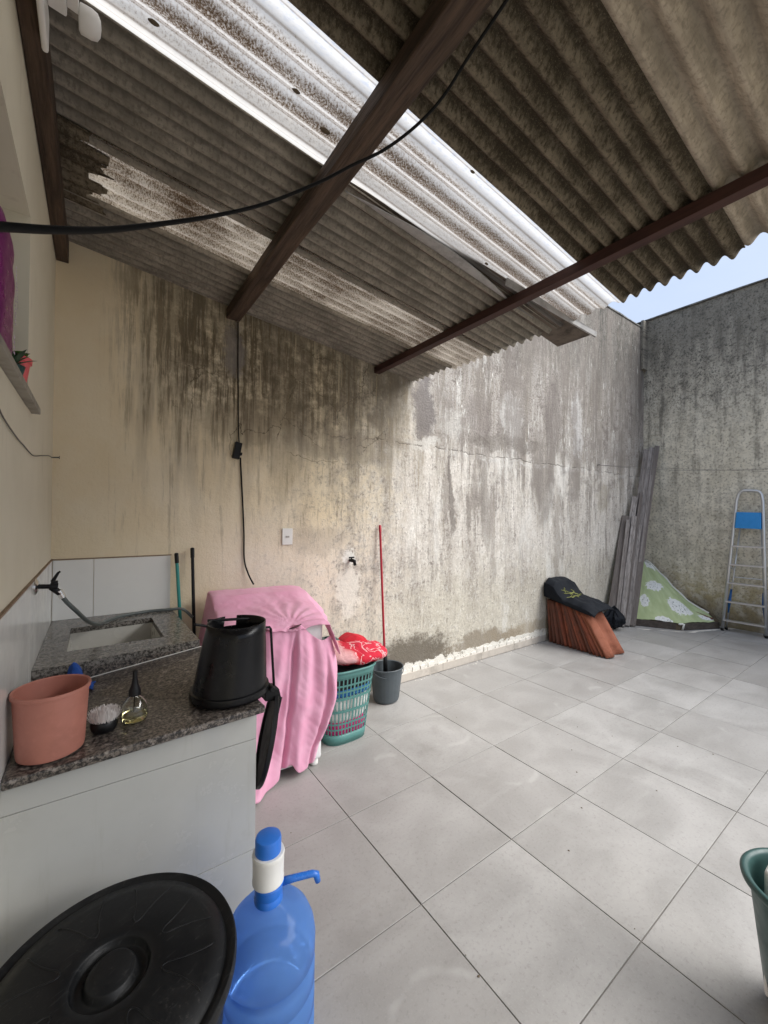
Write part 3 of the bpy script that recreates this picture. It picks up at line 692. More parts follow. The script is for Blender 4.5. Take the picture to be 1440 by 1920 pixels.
# hanging cable
def raypt(px, py, t):
    d = fw+rt*((px-720)/759.1)-up*((py-960)/759.1); return CAM+d*t
cpts = [(.040, -2.44, 2.034), (.0955, -2.33, 2.053), (.118, -2.150, 2.105), (.225, -1.950, 2.193), (.344, -1.755, 2.305), (.439, -1.641, 2.427), (.530, -1.590, 2.540), (.680, -1.551, 2.651), (.775, -1.640, 2.80)]
cpts = [raypt(*q) for q in [(-40, 425, .56), (0, 425, .60), (100, 431, .67), (200, 431, .77), (300, 420, .88), (400, 405, 1.0), (500, 381, 1.13), (600, 341, 1.24), (660, 310, 1.29), (720, 281, 1.32), (780, 236, 1.32), (830, 182, 1.30), (880, 104, 1.21), (950, 0, 1.10), (1000, -80, 1.02)]]
cb = thing('hanging_cable', 'thick black cable sagging from the left wall up to the roof beam', 'cable', tuple(cpts[0]))
MB().tube(spline(cpts, 6), [lerp(.0076, .0048, min(1, k/30)) for k in range(14*6+1)], 10).build('cable', M_cable, cb, smooth=True)

# thin cord down the wall with small black box
jb = thing('junction_box', 'small black plastic box hanging on the thin cord down the wall', 'box', (1.08, 0, 2.11))
Mj = Matrix.Rotation(radians(10), 3, 'Y')
MB().box((1.072, -.022, 2.11), (.05, .036, .125), Mj).build('casing', M_black, jb, bevel=.004)
MB().box((1.098, -.03, 2.085), (.012, .03, .022), Mj).build('plug', M_blackm, jb, bevel=.002)
tag(MB().tube(spline([(1.07, -.012, 3.08), (1.075, -.008, 2.7), (1.083, -.01, 2.3), (1.088, -.015, 2.17)], 8), .0045, 6).build('thin_cord', M_cable), 'thin black cord running from the beam down to the small box', 'cord')
tag(MB().tube(spline([(1.098, -.018, 2.06), (1.103, -.012, 2.0), (1.112, -.010, 1.87), (1.122, -.012, 1.7), (1.133, -.012, 1.49), (1.138, -.014, 1.29), (1.165, -.03, 1.18), (1.20, -.05, 1.10)], 8), .006, 6).build('power_cord', M_cable), 'black cord hanging from the small box to behind the pink cloth', 'cord')
sk = thing('wall_switch', 'cream switch plate on the stained wall above the washing machine', 'switch', (1.481, 0, 1.455))
MB().bx(1.437, 1.525, -.012, -.001, 1.39, 1.522).build('plate', M_white, sk, bevel=.003)
MB().bx(1.466, 1.496, -.016, -.0122, 1.448, 1.462).build('rocker', mat('grey_rocker', (.38, .36, .33), .5), sk, bevel=.001)
wt = thing('wall_tap', 'tiny black tap sticking out of the stained wall', 'tap', (2.075, 0, 1.23))
MB().tube([(2.075, -.002, 1.232), (2.075, -.045, 1.232), (2.085, -.06, 1.228), (2.092, -.062, 1.19)], [.014, .017, .016, .013], 12).build('spout', M_black, wt, smooth=True)
MB().tube([(2.075, -.03, 1.24), (2.075, -.03, 1.258)], .006, 8).tube([(2.05, -.03, 1.258), (2.10, -.03, 1.258)], .007, 8).build('handle', M_black, wt)
# wire and nail on house wall
tag(MB().tube(spline([(.004, -1.75, 1.93), (.004, -1.634, 1.898), (.006, -1.42, 1.875), (.004, -1.245, 1.872), (.008, -1.0, 1.862), (.004, -.65, 1.90), (.004, -.3, 1.94), (.006, -.10, 1.952)], 8), .0022, 5).build('loose_wire', M_wire), 'thin crooked wire on the pale house wall below the window', 'wire')
tag(MB().tube([(0.0, -.075, 1.955), (.035, -.075, 1.958)], .004, 8).lathe([(.001, 0), (.009, 0), (.009, .003), (.001, .003)], (.035, -.075, 1.958), 10, M=Mh).build('nail', M_wire), 'nail in the house wall near the corner holding the thin wire', 'nail')

# ------------------------------------------------------------------ laundry counter and sink
CT = [(0.0, -.93, .893), (.672, -.87, .948), (.757, -1.595, .900), (0.0, -1.60, .885)]
def ctop(x, y):
    t = (y+.9)/(-.7); a = lerp(.893, .948, min(1, x/.665)); b = lerp(.885, .900, min(1, x/.745)); return lerp(a, b, max(0, min(1, t)))
sinkt = thing('laundry_sink', 'white tiled laundry counter with speckled dark granite top and square basin', 'sink', (.35, -.8, 0))
A, B_, C_, D_ = [Vector(q) for q in CT]
dn = Vector((0, 0, -.028))
MB().hexa([A+dn+Vector((.009, 0, 0)), D_+dn+Vector((.009, 0, 0)), C_+dn, B_+dn], [A+Vector((.009, 0, 0)), D_+Vector((.009, 0, 0)), C_, B_]).build('granite_slab', M_granite, sinkt, bevel=.006, seg=3)
core = MB().hexa([(.002, -1.545, 0), (.725, -1.545, 0), (.655, -.861, 0), (.002, -.861, 0)], [(.002, -1.545, .845), (.725, -1.545, .845), (.655, -.861, .845), (.002, -.861, .845)]).bx(.002, .645, -.859, -.004, 0, .68).build('core', M_joint, sinkt)
for z0, z1 in ((.004, .335), (.335, .762), (.762, .862)):
    q = MB().hexa([(.002, -1.555, z0+.001), (.736, -1.555, z0+.001), (.736, -1.546, z0+.001), (.002, -1.546, z0+.001)], [(.002, -1.555, z1-.001), (.736, -1.555, z1-.001+(.006 if z1 > .8 else 0)), (.736, -1.546, z1-.001+(.006 if z1 > .8 else 0)), (.002, -1.546, z1-.001)]).build('wall_tile', M_ceram2, sinkt, bevel=.001)
for z0, z1 in ((.004, .335), (.335, .762), (.762, .862)):
    MB().hexa([(.726, -1.545, z0), (.735, -1.545, z0), (.665, -.862, z0), (.656, -.862, z0)], [(.726, -1.545, z1-.002), (.735, -1.545, z1-.002), (.665, -.862, z1-.002), (.656, -.862, z1-.002)]).build('wall_tile', M_ceram2, sinkt)
    wtile(sinkt, -.858, -.01, z0=z0, z1=min(z1, .86), face=.646)
# basin block frame, hole .11-.51 x -.725..-.25
T0, T1 = .955, .985
fr = MB()
F = lambda x, y: Vector((x, y, T1))
ox = [(.009, -.947), (.66, -.875), (.642, -.009), (.009, -.009)]; ix = [(.108, -.727), (.517, -.722), (.506, -.24), (.11, -.262)]
for k in range(4):
    k2 = (k+1) % 4
    tp = [Vector((*ox[k], T1)), Vector((*ox[k2], T1)), Vector((*ix[k2], T1)), Vector((*ix[k], T1))]
    fr.hexa([q-Vector((0, 0, T1-T0)) for q in tp], tp)
fr.build('sink_frame', M_granite2, sinkt, weld=True)
lipb = [(.009, -.9465, .893), (.66, -.8745, .948)]
MB().hexa([(.009, -.9465, .890), (.66, -.8745, .945), (.66, -.855, .945), (.009, -.925, .890)], [(.009, -.9465, .954), (.66, -.8745, .954), (.66, -.855, .954), (.009, -.925, .954)]).build('front_lip', M_granite, sinkt)
MB().tube([(.20, -.932, .910), (.667, -.881, .951)], .0022, 6).build('sealant_line', M_white, sinkt)
bs = MB()
inn = [(p, q) for p, q in ix]; cx_, cy_ = .31, -.49
for k in range(4):
    k2 = (k+1) % 4; a, b = inn[k], inn[k2]; sh = lambda p, s: (cx_+(p[0]-cx_)*s, cy_+(p[1]-cy_)*s)
    a1, b1 = sh(a, 1.0), sh(b, 1.0); a2, b2 = sh(a, .93), sh(b, .93); a3, b3 = sh(a, 1.05), sh(b, 1.05)
    bs.hexa([(*a2, .70), (*b2, .70), (*b3, .70), (*a3, .70)], [(*a1, T0-.0005), (*b1, T0-.0005), (*b3, T0-.0005), (*a3, T0-.0005)])
bs.bx(.10, .52, -.74, -.23, .68, .705); bs.build('basin', M_basin, sinkt)
# tap on the house wall with hose
tp = thing('laundry_tap', 'black-handled chrome tap on the white wall tiles above the basin', 'tap', (.01, -.87, 1.32))
MB().lathe([(.001, 0), (.034, 0), (.034, .004), (.022, .012), (.001, .012)], (.0085, -.87, 1.318), 24, M=Mh).build('flange', M_chrome, tp, smooth=True, auto=40)
MB().tube([(.02, -.87, 1.318), (.058, -.87, 1.315)], .010, 14).tube([(.058, -.87, 1.315), (.085, -.87, 1.312)], [.016, .015], 14).tube([(.062, -.87, 1.312), (.095, -.87, 1.28)], [.013, .012], 12).build('tap_body', M_black, tp, smooth=True, auto=50)
MB().tube([(.073, -.87, 1.325), (.073, -.87, 1.338)], .012, 12).tube([(.066, -.87, 1.335), (.085, -.87, 1.372), (.092, -.87, 1.378)], [.008, .005, .004], 8).build('handle', M_black, tp)
MB().tube([(.088, -.87, 1.294), (.103, -.868, 1.262)], [.013, .012], 12).build('hose_clamp', M_chrome, tp, smooth=True, auto=50)
hp = [(.098, -.868, 1.27), (.118, -.855, 1.235), (.145, -.83, 1.195), (.19, -.70, 1.11), (.23, -.48, 1.04), (.28, -.25, 1.0), (.36, -.14, .996), (.50, -.09, .995), (.62, -.11, .995), (.70, -.12, .99), (.76, -.14, .93)]
tag(MB().tube(spline(hp, 8), .0095, 10).build('hose', M_hose, smooth=True), 'grey hose curving from the tap across the back of the basin', 'hose')

# pot, brush, bottle, cloth on the counter
def pot(name, label, cat, c, prof, m, seg=48, **k):
    t = thing(name, label, cat, c); MB().lathe(prof, c, seg, **k).build('body', m, t, smooth=True, auto=40); return t
zc = ctop(.11, -1.49)+.0015
pot('plastic_pot', 'plain round peach plastic pot on the left of the granite counter', 'pot', (.110, -1.492, zc),
    [(.001, 0), (.078, 0), (.084, .004), (.0855, .012), (.095, .185), (.0995, .187), (.1005, .193), (.0995, .199), (.0965, .2), (.093, .197), (.0835, .014), (.001, .008)], M_peach)
br = thing('scrubbing_brush', 'small round brush with white bristles in a black cup beside the peach pot', 'brush', (.247, -1.455, zc))
MB().lathe([(.001, 0), (.028, 0), (.036, .006), (.041, .022), (.040, .036), (.036, .040), (.001, .040)], (.247, -1.455, ctop(.247, -1.455)+.001), 32).build('cup', M_blackshine, br, smooth=True)
bb = MB(); random.seed(5); z0 = ctop(.247, -1.455)+.036
for i in range(900):
    a = random.uniform(0, 2*pi); r = .037*sqrt(random.random()); h = .036*sqrt(max(0, 1-(r/.045)**2))+random.uniform(-.012, .006)
    p = Vector((.247+r*cos(a), -1.455+r*sin(a), z0)); q = p+Vector((cos(a)*r*.25+random.uniform(-.007, .007), sin(a)*r*.25+random.uniform(-.007, .007), h+.006))
    d = Vector((cos(a+1.5), sin(a+1.5), 0))*.0008; e = Vector((-d.y, d.x, 0))
    bb.add([p-d, p+d, p+e, q-d, q+d, q+e], [(0, 1, 4, 3), (1, 2, 5, 4), (2, 0, 3, 5), (3, 4, 5)])
tag(bb.build('bristles', M_brist, br), kind='stuff')
bt = thing('soap_bottle', 'clear round bottle with black nozzle and a little yellow liquid on the counter', 'bottle', (.336, -1.44, ctop(.336, -1.44)))
zb = ctop(.336, -1.44)+.001; cB = (.336, -1.44, zb)
MB().lathe([(.001, 0), (.036, 0), (.041, .006), (.044, .022), (.043, .042), (.036, .064), (.022, .080), (.015, .087), (.015, .098)], cB, 40).build('bottle', M_glass, bt, smooth=True, solid=.0014)
MB().lathe([(.001, .003), (.034, .003), (.0385, .007), (.0412, .020), (.0412, .024), (.001, .024)], cB, 40).build('liquid', M_soap, bt, smooth=True, auto=50)
MB().lathe([(.001, .090), (.0195, .090), (.019, .108), (.012, .125), (.008, .150), (.0075, .176), (.001, .178)], cB, 28).build('nozzle', M_black, bt, smooth=True, auto=40)
MB().tube([(.336, -1.44, zb+.09), (.333, -1.442, zb+.03)], .0022, 6).build('dip_tube', M_black, bt)
bcl = MB().grid(lambda u, v: (.08+.115*(u-.5)+.08+.02*nz3(u*3, v*3, 0), -.99+.10*(v-.5)-.03*u, ctop(.15, -1.0)+.003+.105*exp(-((u-.45)**2+(v-.5)**2)/.09)+.016*nz3(u*6, v*6, 3)), 22, 22)
tag(bcl.build('cleaning_cloth', M_navy, smooth=True, solid=.003), 'crumpled dark blue cloth between the peach pot and the basin', 'cloth')

# inverted black bin with pedal frame and hanging lid
bc = Vector((.670, -1.415, .908))
bn = thing('pedal_bin', 'black bin standing upside down on the corner of the granite counter', 'bin', tuple(bc))
b = MB(); seg = 72; H = .284
rows = [(0, .150), (.008, .153), (.028, .151), (.030, .142), (.10, .135), (.19, .125), (.240, .1185), (.2401, .1185), (H, .114)]
def bp(r, z, k, ins=0.):
    a = 2*pi*k/seg; return Vector((bc.x+(r-ins)*cos(a)+.026*z/H, bc.y+(r-ins)*sin(a), bc.z+z))
for z, r in rows:
    for k in range(seg): b.v.append(bp(r, z, k))
for i in range(len(rows)-1):
    for k in range(seg):
        deg = (k+.5)/seg*360
        cut = (74 < deg < 101)
        if i == len(rows)-2 and cut: continue
        b.f.append((i*seg+k, i*seg+(k+1) % seg, (i+1)*seg+(k+1) % seg, (i+1)*seg+k))
body = b.build('body', M_blackshine, bn, smooth=True, solid=.003, auto=45)
MB().lathe([(.001, .215), (.119, .215), (.119, .212), (.001, .212)], bc+Vector((.022, 0, 0)), 40).build('base_plate', M_black, bn)
MB().tube([(.60, -1.40, 1.180), (.535, -1.42, 1.205)], .005, 8).build('pedal_bar', M_black, bn)
MB().tube([(.60, -1.33, 1.19), (.78, -1.33, 1.175)], .006, 8).tube([(.665, -1.50, 1.165), (.78, -1.40, 1.16)], .005, 8).build('handle_bar', M_black, bn)
MB().tube([(.805, -1.42, 1.15), (.832, -1.42, 1.149), (.838, -1.42, 1.14), (.852, -1.43, .885)], .0055, 8).build('lifting_rod', M_black, bn)
MB().hexa([(.80, -1.47, .855), (.872, -1.47, .845), (.872, -1.40, .845), (.80, -1.40, .855)], [(.80, -1.47, .915), (.86, -1.47, .895), (.86, -1.40, .895), (.80, -1.40, .915)]).tube([(.82, -1.50, .91), (.82, -1.38, .91)], .012, 10).build('hinge', M_black, bn, bevel=.004)
# lid disc: hangs from the hinge
hn = Vector((.868, -1.44, .868)); hb = Vector((.785, -1.44, .500)); ax = (hb-hn).normalized(); nrm = Vector((cos(radians(15)), -sin(radians(15)), 0)); nrm = (nrm-ax*nrm.dot(ax)).normalized(); sd_ = nrm.cross(ax)
Ml = Matrix((sd_, ax, nrm)).transposed(); lc = (hn+hb)/2
MB().lathe([(.001, .006), (.085, .008), (.10, .003), (.145, .002), (.150, -.004), (.150, -.018), (.146, -.019), (.144, -.008), (.10, -.006), (.001, -.004)], lc, 48, sy=1.27, M=Ml).build('lid', M_black, bn, smooth=True, auto=40)
MB().tube([hn+nrm*.016+ax*.02, hn+nrm*.016+ax*.12], .005, 8).build('lid_arm', M_black, bn)

# broom sticks standing behind the counter
def stick(name, label, a, b_, m, cap, r=.011, cat='broom'):
    t = thing(name, label, cat, (b_[0], b_[1], 0)); a = Vector(a); b_ = Vector(b_); d = (b_-a).normalized()
    MB().tube([a+d*.05, b_], r, 12).build('handle', m, t, smooth=True, auto=50)
    MB().tube([a, a+d*.004, a+d*.006, a+d*.07], [r*.6, r*1.1, r*1.25, r*1.2], 12).build('end_cap', cap, t, smooth=True, auto=50)
    return t
t = stick('mop', 'teal mop handle with black tip behind the basin corner', (.668, -.05, 1.365), (.74, -.12, .10), M_tealstick, M_black, cat='mop')
MB().hexa([(.68, -.14, .012), (.80, -.14, .012), (.80, -.10, .012), (.68, -.10, .012)], [(.70, -.135, .10), (.78, -.135, .10), (.78, -.105, .10), (.70, -.105, .10)]).build('mop_head', M_clw, t, bevel=.006)
t = stick('broom', 'black broom handle standing right of the teal mop handle', (.768, -.05, 1.397), (.775, -.24, .10), M_black, M_black)
MB().hexa([(.71, -.265, .012), (.84, -.265, .012), (.84, -.215, .012), (.71, -.215, .012)], [(.73, -.255, .11), (.82, -.255, .11), (.82, -.225, .11), (.73, -.225, .11)]).build('broom_head', M_black, t, bevel=.006)

# ------------------------------------------------------------------ washing machine and its pink cover
O = Vector((1.434, -.746, 0)); L_ = Vector((-.9976, .07, 0)); Bk = Vector((.07, .9976, 0))
def mp_(u, w, z): return O+L_*(.6-u)+Bk*w+Vector((0, 0, z))      # u from left, w depth from front
wm = thing('washing_machine', 'white top-loading washing machine under a pink cotton cover', 'washing machine', tuple(mp_(.3, .3, 0)))
def mbox(u0, u1, w0, w1, z0, z1): return MB().hexa([mp_(u0, w0, z0), mp_(u1, w0, z0), mp_(u1, w1, z0), mp_(u0, w1, z0)], [mp_(u0, w0, z1), mp_(u1, w0, z1), mp_(u1, w1, z1), mp_(u0, w1, z1)])
mbox(.03, .6, 0, .6, .05, .93).build('body', M_enamel, wm, bevel=.018, seg=4, smooth=True, auto=50)
mbox(.03, .6, .42, .6, .932, 1.06).build('control_panel', M_enamel, wm, bevel=.02, seg=3, smooth=True, auto=50)
mbox(.05, .58, .02, .41, .932, .95).build('lid', M_enamel, wm, bevel=.006)
for u, w in ((.565, .045), (.075, .045), (.565, .55), (.075, .55)):
    MB().lathe([(.001, .001), (.022, .001), (.027, .008), (.027, .028), (.02, .034), (.016, .052), (.001, .052)], mp_(u, w, 0), 20).build('foot', M_white, wm, smooth=True)
tag(MB().tube(spline([mp_(.55, .66, .99), mp_(.70, .655, 1.0), mp_(.735, .64, .93), (1.575, -.16, .80), (1.575, -.16, .66), (1.57, -.16, .45), (1.57, -.14, .2)], 8), .017, 12).build('drain_hose', M_hose, smooth=True), 'dark grey drain hose bending behind the right of the washing machine', 'hose')
# cover, upper part
def smin(a, k=.05): return k*math.log(1+exp(a/k))
Wc, Dc = .63, .66
def cov(u, v):
    s = lerp(-.34, Wc+.26, u); t = lerp(-.012, Dc+.10, v)
    ex = smin(-s, .02)+smin(s-Wc, .035); s_ = max(0, min(Wc, s)); et = smin(t-Dc, .02); ef = smin(-t-.03, .01); t_ = max(-.02, min(Dc, t))
    k = max(0, min(1, t_/Dc)); zt = pl([(0, .962), (.12, .985), (.5, 1.03), (.72, 1.085), (.95, 1.105), (1, 1.09)], k)[0]
    zt -= .012*sin(pi*s_/Wc)*(1-k)
    hemf = pl([(0, .0), (.38, .01), (.45, -.012), (.7, -.02), (1, .0)], s_/Wc)[0]*max(0, 1-k*6)
    z = zt-ex*(1. if s < 0 else .93)-et-ef*1.5+hemf
    uu = s_-.015-(smin(-s, .03)*.18)+(smin(s-Wc, .05)*(.32+.6*k))
    w = t_-.035+et*.2+.0
    P_ = mp_(uu, w-.01, z)
    n = .012*nz3(P_.x*5, P_.y*5, P_.z*5)-.008*abs(nz3(P_.x*10, P_.y*10, P_.z*9))-.005*abs(nz3(P_.x*24, P_.y*22, P_.z*20))
    # gathers that run towards the knot
    kd = Vector(((uu-.39), w)); r_ = sqrt(kd.x**2+kd.y**2)+.02; an = math.atan2(kd.x, kd.y)
    n += .010*sin(an*17+2*nz3(r_*5, an, 0))*exp(-r_/.22)*min(1, r_/.08)
    if s > Wc or s < 0: n += .012*sin(t*38+3*s)*min(1, ex/.1)
    return P_+Vector((0, -n*.5, n))
pk = thing('machine_cover', 'pink cotton cover draped and gathered over the washing machine', 'cover', tuple(mp_(.3, .3, .9)))
MB().grid(cov, 110, 74).build('upper_cover', M_pink, pk, smooth=True, solid=.002)
# cover, front drape
topc = [(0, .02, .925), (.18, .19, .925), (.36, .34, .948), (.45, .40, .955), (.50, .43, .955), (.62, .495, .885), (.74, .57, .826), (.90, .645, .845), (1, .665, .865)]
botc = [(0, .10, .03), (.25, .20, .012), (.38, .27, .015), (.45, .33, .05), (.50, .37, .12), (.56, .405, .085), (.62, .42, .035), (.74, .49, .028), (.90, .55, .07), (1, .60, .13)]
def pls(tab, t, w):
    r = [pl(tab, max(0, min(1, t+w*q))) for q in (-1, -.5, 0, .5, 1)]; return [sum(k)/5 for k in zip(*r)]
def drape(u, v):
    ut, zt = pls(topc, u, .03); ub, zb_ = pls(botc, u, .045)
    e = v**.9
    uu = lerp(ut, ub, e); z = lerp(zt, zb_, v)
    # right side swings out, left bottom spreads over the floor
    bul = max(0, (u-.45)/.55); uu += bul*.085*sin(pi*min(1, v*1.15))*(1 if v < .87 else 1)
    left = max(0, 1-u/.5)
    out = .030+.03*sin(pi*v)*(.5+u)+left*.16*max(0, v-.35)**1.3*1.6
    # folds: tight at the knot, wide further down
    ph = (u-.47)*(27-14*v)+.8*nz3(u*2, v*2, 1)
    fold = (.010+.025*v*(1-.72*v))*(sin(ph+1.2*nz3(u*3, v*1.5, 7))+.45*sin(ph*2.1+1.3+v*3))*(1-.45*max(0, (u-.5)*2))
    deep = -.045*exp(-((u-.47+.02*v)/.022)**2)*min(1, v*5)-.022*exp(-((u-.80)/.03)**2)*min(1, v*3)
    kn = exp(-((u-.47)/.07)**2)*exp(-v*9)*.022
    out += fold+deep+kn
    wrap = max(0, (u-.86)/.14)**1.6*.10
    P_ = mp_(uu, -out+wrap, z); n = .010*nz3(P_.x*6, P_.z*6, 3)+.008*abs(nz3(P_.x*9+P_.z*3, P_.z*6, 8))+.0035*abs(nz3(P_.x*20+P_.z*12, P_.z*12, 5))
    return P_-Bk*n+L_*(.008*nz3(P_.x*5, P_.z*7, 20))
MB().grid(drape, 150, 110).build('front_drape', M_pink, pk, smooth=True, solid=.002)
MB().tube([mp_(.355, -.055, .938), mp_(.38, -.066, .945), mp_(.405, -.066, .951), mp_(.43, -.055, .957)], [.003, .007, .007, .003], 8).build('gather_strip', mat('dark_strip', (.10, .035, .05), .8), pk, smooth=True)  # thin dark strip along the mouth of the gathered knot

# ------------------------------------------------------------------ laundry basket, rug, bucket, red stick
bk = thing('laundry_basket', 'teal perforated plastic laundry basket full of clothes', 'basket', (1.725, -.47, 0))
HB = .53
_am = [0.]; _pp = Vector((1, 0))
for _k in range(1, 721):
    _a = 2*pi*_k/720; _q = Vector((math.copysign(abs(cos(_a))**.62, cos(_a)), math.copysign(abs(sin(_a))**.62, sin(_a))*.85)); _am.append(_am[-1]+(_q-_pp).length); _pp = _q
import bisect
def arcmap(a):
    t = (a/(2*pi)) % 1.0*_am[-1]; i = min(719, max(0, bisect.bisect_left(_am, t)-1)); return 2*pi*(i+(t-_am[i])/(_am[i+1]-_am[i]+1e-12))/720
def bsec(z, a, ins=0.):
    k = z/HB; hx = lerp(.165, .222, k)-ins; hy = lerp(.140, .190, k)-ins; e = .62
    a = arcmap(a); ca, sa = cos(a), sin(a)
    zz = z
    return Vector((1.728+.012*k+math.copysign(abs(ca)**e, ca)*hx, -.475+math.copysign(abs(sa)**e, sa)*hy, zz))
def rimz(a): return .022*(cos(a)**2)*max(0, cos(a))
NA = 44
def wallring(z0, z1, name='band', th=.004, n=88):
    q = MB()
    def f(u, v): a = 2*pi*u; return bsec(lerp(z0, z1, v), a)
    return q.grid(f, n, 2, closed_u=True)
wallring(.004, .075).build('bottom_band', M_teal, bk, smooth=True, solid=.004)
MB().grid(lambda u, v: bsec(.006, 2*pi*u, .14*v), 60, 4, closed_u=True).build('bottom', M_teal, bk, solid=.003)
lat = MB()
for k in range(NA):
    a0 = 2*pi*(k-.16)/NA; a1 = 2*pi*(k+.16)/NA
    lat.grid(lambda u, v: bsec(lerp(.07, HB-.045, v), lerp(a0, a1, u)), 1, 10)
for z, h in ((.115, .005), (.155, .006), (.245, .009), (.335, .009), (.385, .006), (.43, .006)):
    lat.grid(lambda u, v: bsec(z-h+2*h*v, 2*pi*u), 88, 1, closed_u=True)
lat.build('lattice', M_teal, bk, solid=.003)
wallring(HB-.055, HB).build('top_band', M_teal, bk, smooth=True, solid=.004)
MB().tube([bsec(HB, 2*pi*k/64, -.004)+Vector((0, 0, 0)) for k in range(65)], .009, 8, cap=False).build('rim', M_teal, bk, smooth=True)
lau = thing('laundry_heap', 'white, blue, dark and magenta clothes filling the teal basket', 'clothes', (1.725, -.47, .02))
for i, (z0, z1, m, nm, lab) in enumerate([(.012, .155, M_clm, 'garment', 'magenta knit'), (.15, .345, M_clw, 'garment', 'white clothes'), (.33, .395, M_clb, 'garment', 'bright blue cloth'), (.38, .50, M_cld, 'garment', 'dark clothes')]):
    def f(u, v):
        a = 2*pi*u; z = lerp(z0, z1, v); p = bsec(z, a, .012+.010*abs(nz3(cos(a)*4+i*7, sin(a)*4, z*22))+.02*(abs(v-.5)*2)**4); return p
    q = MB().grid(f, 90, 10, closed_u=True)
    n_ = len(q.v); w_ = 90; q.f.append(tuple(n_-w_+k for k in range(w_)))
    o_ = q.build(nm, m, lau, smooth=True); o_['label'] = lab
# rug folded on top
rg = thing('folded_rug', 'folded red and white patterned plush rug piled on the laundry basket', 'rug', (1.80, -.42, .55))
def rug(u, v):
    a = 2*pi*u; r = v
    x = 1.80+cos(a)*.29*(1.12 if cos(a) < 0 else 1.12)*sin(r*pi)**.6; y = -.46+sin(a)*.225*sin(r*pi)**.6
    z = .603-.060*cos(r*pi)*(1+.35*nz3(x*7, y*7, 1))
    z += -.11*(x-1.80)-.04*abs(y+.44)+.016*nz3(x*13, y*13, 4)+.006*nz3(x*50, y*50, 4)
    return (x, y, z)
MB().grid(rug, 110, 44, closed_u=True).build('rug_body', M_rug, rg, smooth=True, weld=True)
def rug2(u, v):
    a = 2*pi*u; x = 1.90+cos(a)*.13*sin(v*pi)**.8+.01*nz3(u*9, v*4, 0); y = -.34+sin(a)*.12*sin(v*pi)**.8
    return (x, y, .650-.035*cos(v*pi)-.25*abs(x-1.90)+.010*nz3(x*15, y*15, 4))
MB().grid(rug2, 50, 20, closed_u=True).build('rug_fold', mat('red_fleece', build=scuff((.52, .01, .025), .6, 18, .95, .6, True)), rg, smooth=True, weld=True)
dk = MB().grid(lambda u, v: (1.70+.10*cos(2*pi*u)*sin(v*pi)**.7, -.30+.09*sin(2*pi*u)*sin(v*pi)**.7, .640-.035*cos(v*pi)+.012*nz3(u*6, v*5, 2)), 36, 14, closed_u=True)
tag(dk.build('dark_cloth', M_dgreen, smooth=True, weld=True), 'small dark green cloth behind the red rug on the basket', 'cloth')
bu = thing('bucket', 'dark grey plastic bucket against the wall holding a red mop', 'bucket', (2.335, -.215, 0))
b = MB(); NB = 72
for (r, z) in [(.001, .003), (.098, .003), (.112, .012), (.118, .03), (.148, .285), (.156, .287), (.158, .30), (.154, .303), (.147, .298), (.115, .03), (.108, .018), (.001, .016)]:
    for k in range(NB):
        a = 2*pi*k/NB; rib = (.0018 if k % 3 == 0 else 0) if .02 < z < .28 and r < .15 else 0
        b.v.append(Vector((2.335+(r-rib)*cos(a), -.215+(r-rib)*sin(a)*.92, z)))
for i in range(11):
    for k in range(NB): b.f.append((i*NB+k, i*NB+(k+1) % NB, (i+1)*NB+(k+1) % NB, (i+1)*NB+k))
b.build('body', M_greybk, bu, smooth=True, auto=30)
MB().tube([(2.335+.158*cos(a_), -.215-.10*sin(a_)-.02, .285-.055*sin(a_)) for a_ in [pi*k/16 for k in range(17)]], .004, 8).build('handle', M_greybk, bu, smooth=True)
rs = stick('red_mop', 'red mop handle leaning on the wall out of the grey bucket', (2.378, -.03, 1.545), (2.37, -.15, .20), M_red, M_red, .0105, 'mop')
MB().tube([(2.376, -.135, .42), (2.37, -.155, .18)], [.018, .022], 12).build('socket', M_black, rs, smooth=True)
mh = MB()
random.seed(9)
for i in range(40):
    a = random.uniform(0, 2*pi); r = random.uniform(.02, .075)
    mh.tube([(2.37, -.155, .19), (2.36+r*.6*cos(a), -.19+r*.6*sin(a), .17), (2.35+r*cos(a), -.20+r*sin(a), .03)], .005, 5)
tag(mh.build('mop_strands', M_cld, rs), kind='stuff')

# ------------------------------------------------------------------ clay roof tile stack
NT = 15
def tileparams(i):
    k = i/(NT-1); y = -.075-.735*k**.95+random.uniform(-.008, .008)*(0 < i < NT-1); lean = radians(lerp(4, 31, k)+random.uniform(-1.5, 1.5)); xo = 5.06-.02*k+random.uniform(-.008, .008); Lt = .545-.0*k
    return y, lean, xo, Lt
random.seed(11)
def claytile(i, label):
    y0, lean, xo, Lt = tileparams(i)
    t = thing('clay_roof_tile', label, 'roof tile', (xo, y0, 0), 'terracotta roof tiles stacked against the wall')
    wd = .40; amp = .048
    tz = random.uniform(-.004, .012); 
    def f(u, v):
        s = v*Lt; x = xo+u*wd
        # channel and roll section
        d = amp*(sin(pi*min(1, u/.42)) if u < .42 else -.35*sin(pi*(u-.42)/.25) if u < .67 else sin(pi*(u-.67)/.33))
        yy = y0-d*cos(lean)+s*sin(lean); zz = .004+s*cos(lean)*(1-.0)+.0+d*sin(lean)*-.0
        return (x, yy, max(.003, zz+d*sin(lean)*.6)+(tz if v > .5 else 0))
    MB().grid(f, 20, 8).build('tile', M_clay if i < NT-2 else M_clayf, t, smooth=True, solid=.014, off=0)
labs = {0: 'clay roof tile at the back of the stack nearest the wall', NT-1: 'orange clay roof tile at the very front of the leaning stack', NT-2: 'pale orange clay roof tile second from the front of the stack'}
ordn = ['second', 'third', 'fourth', 'fifth', 'sixth', 'seventh', 'eighth', 'ninth', 'tenth', 'eleventh', 'twelfth', 'thirteenth']
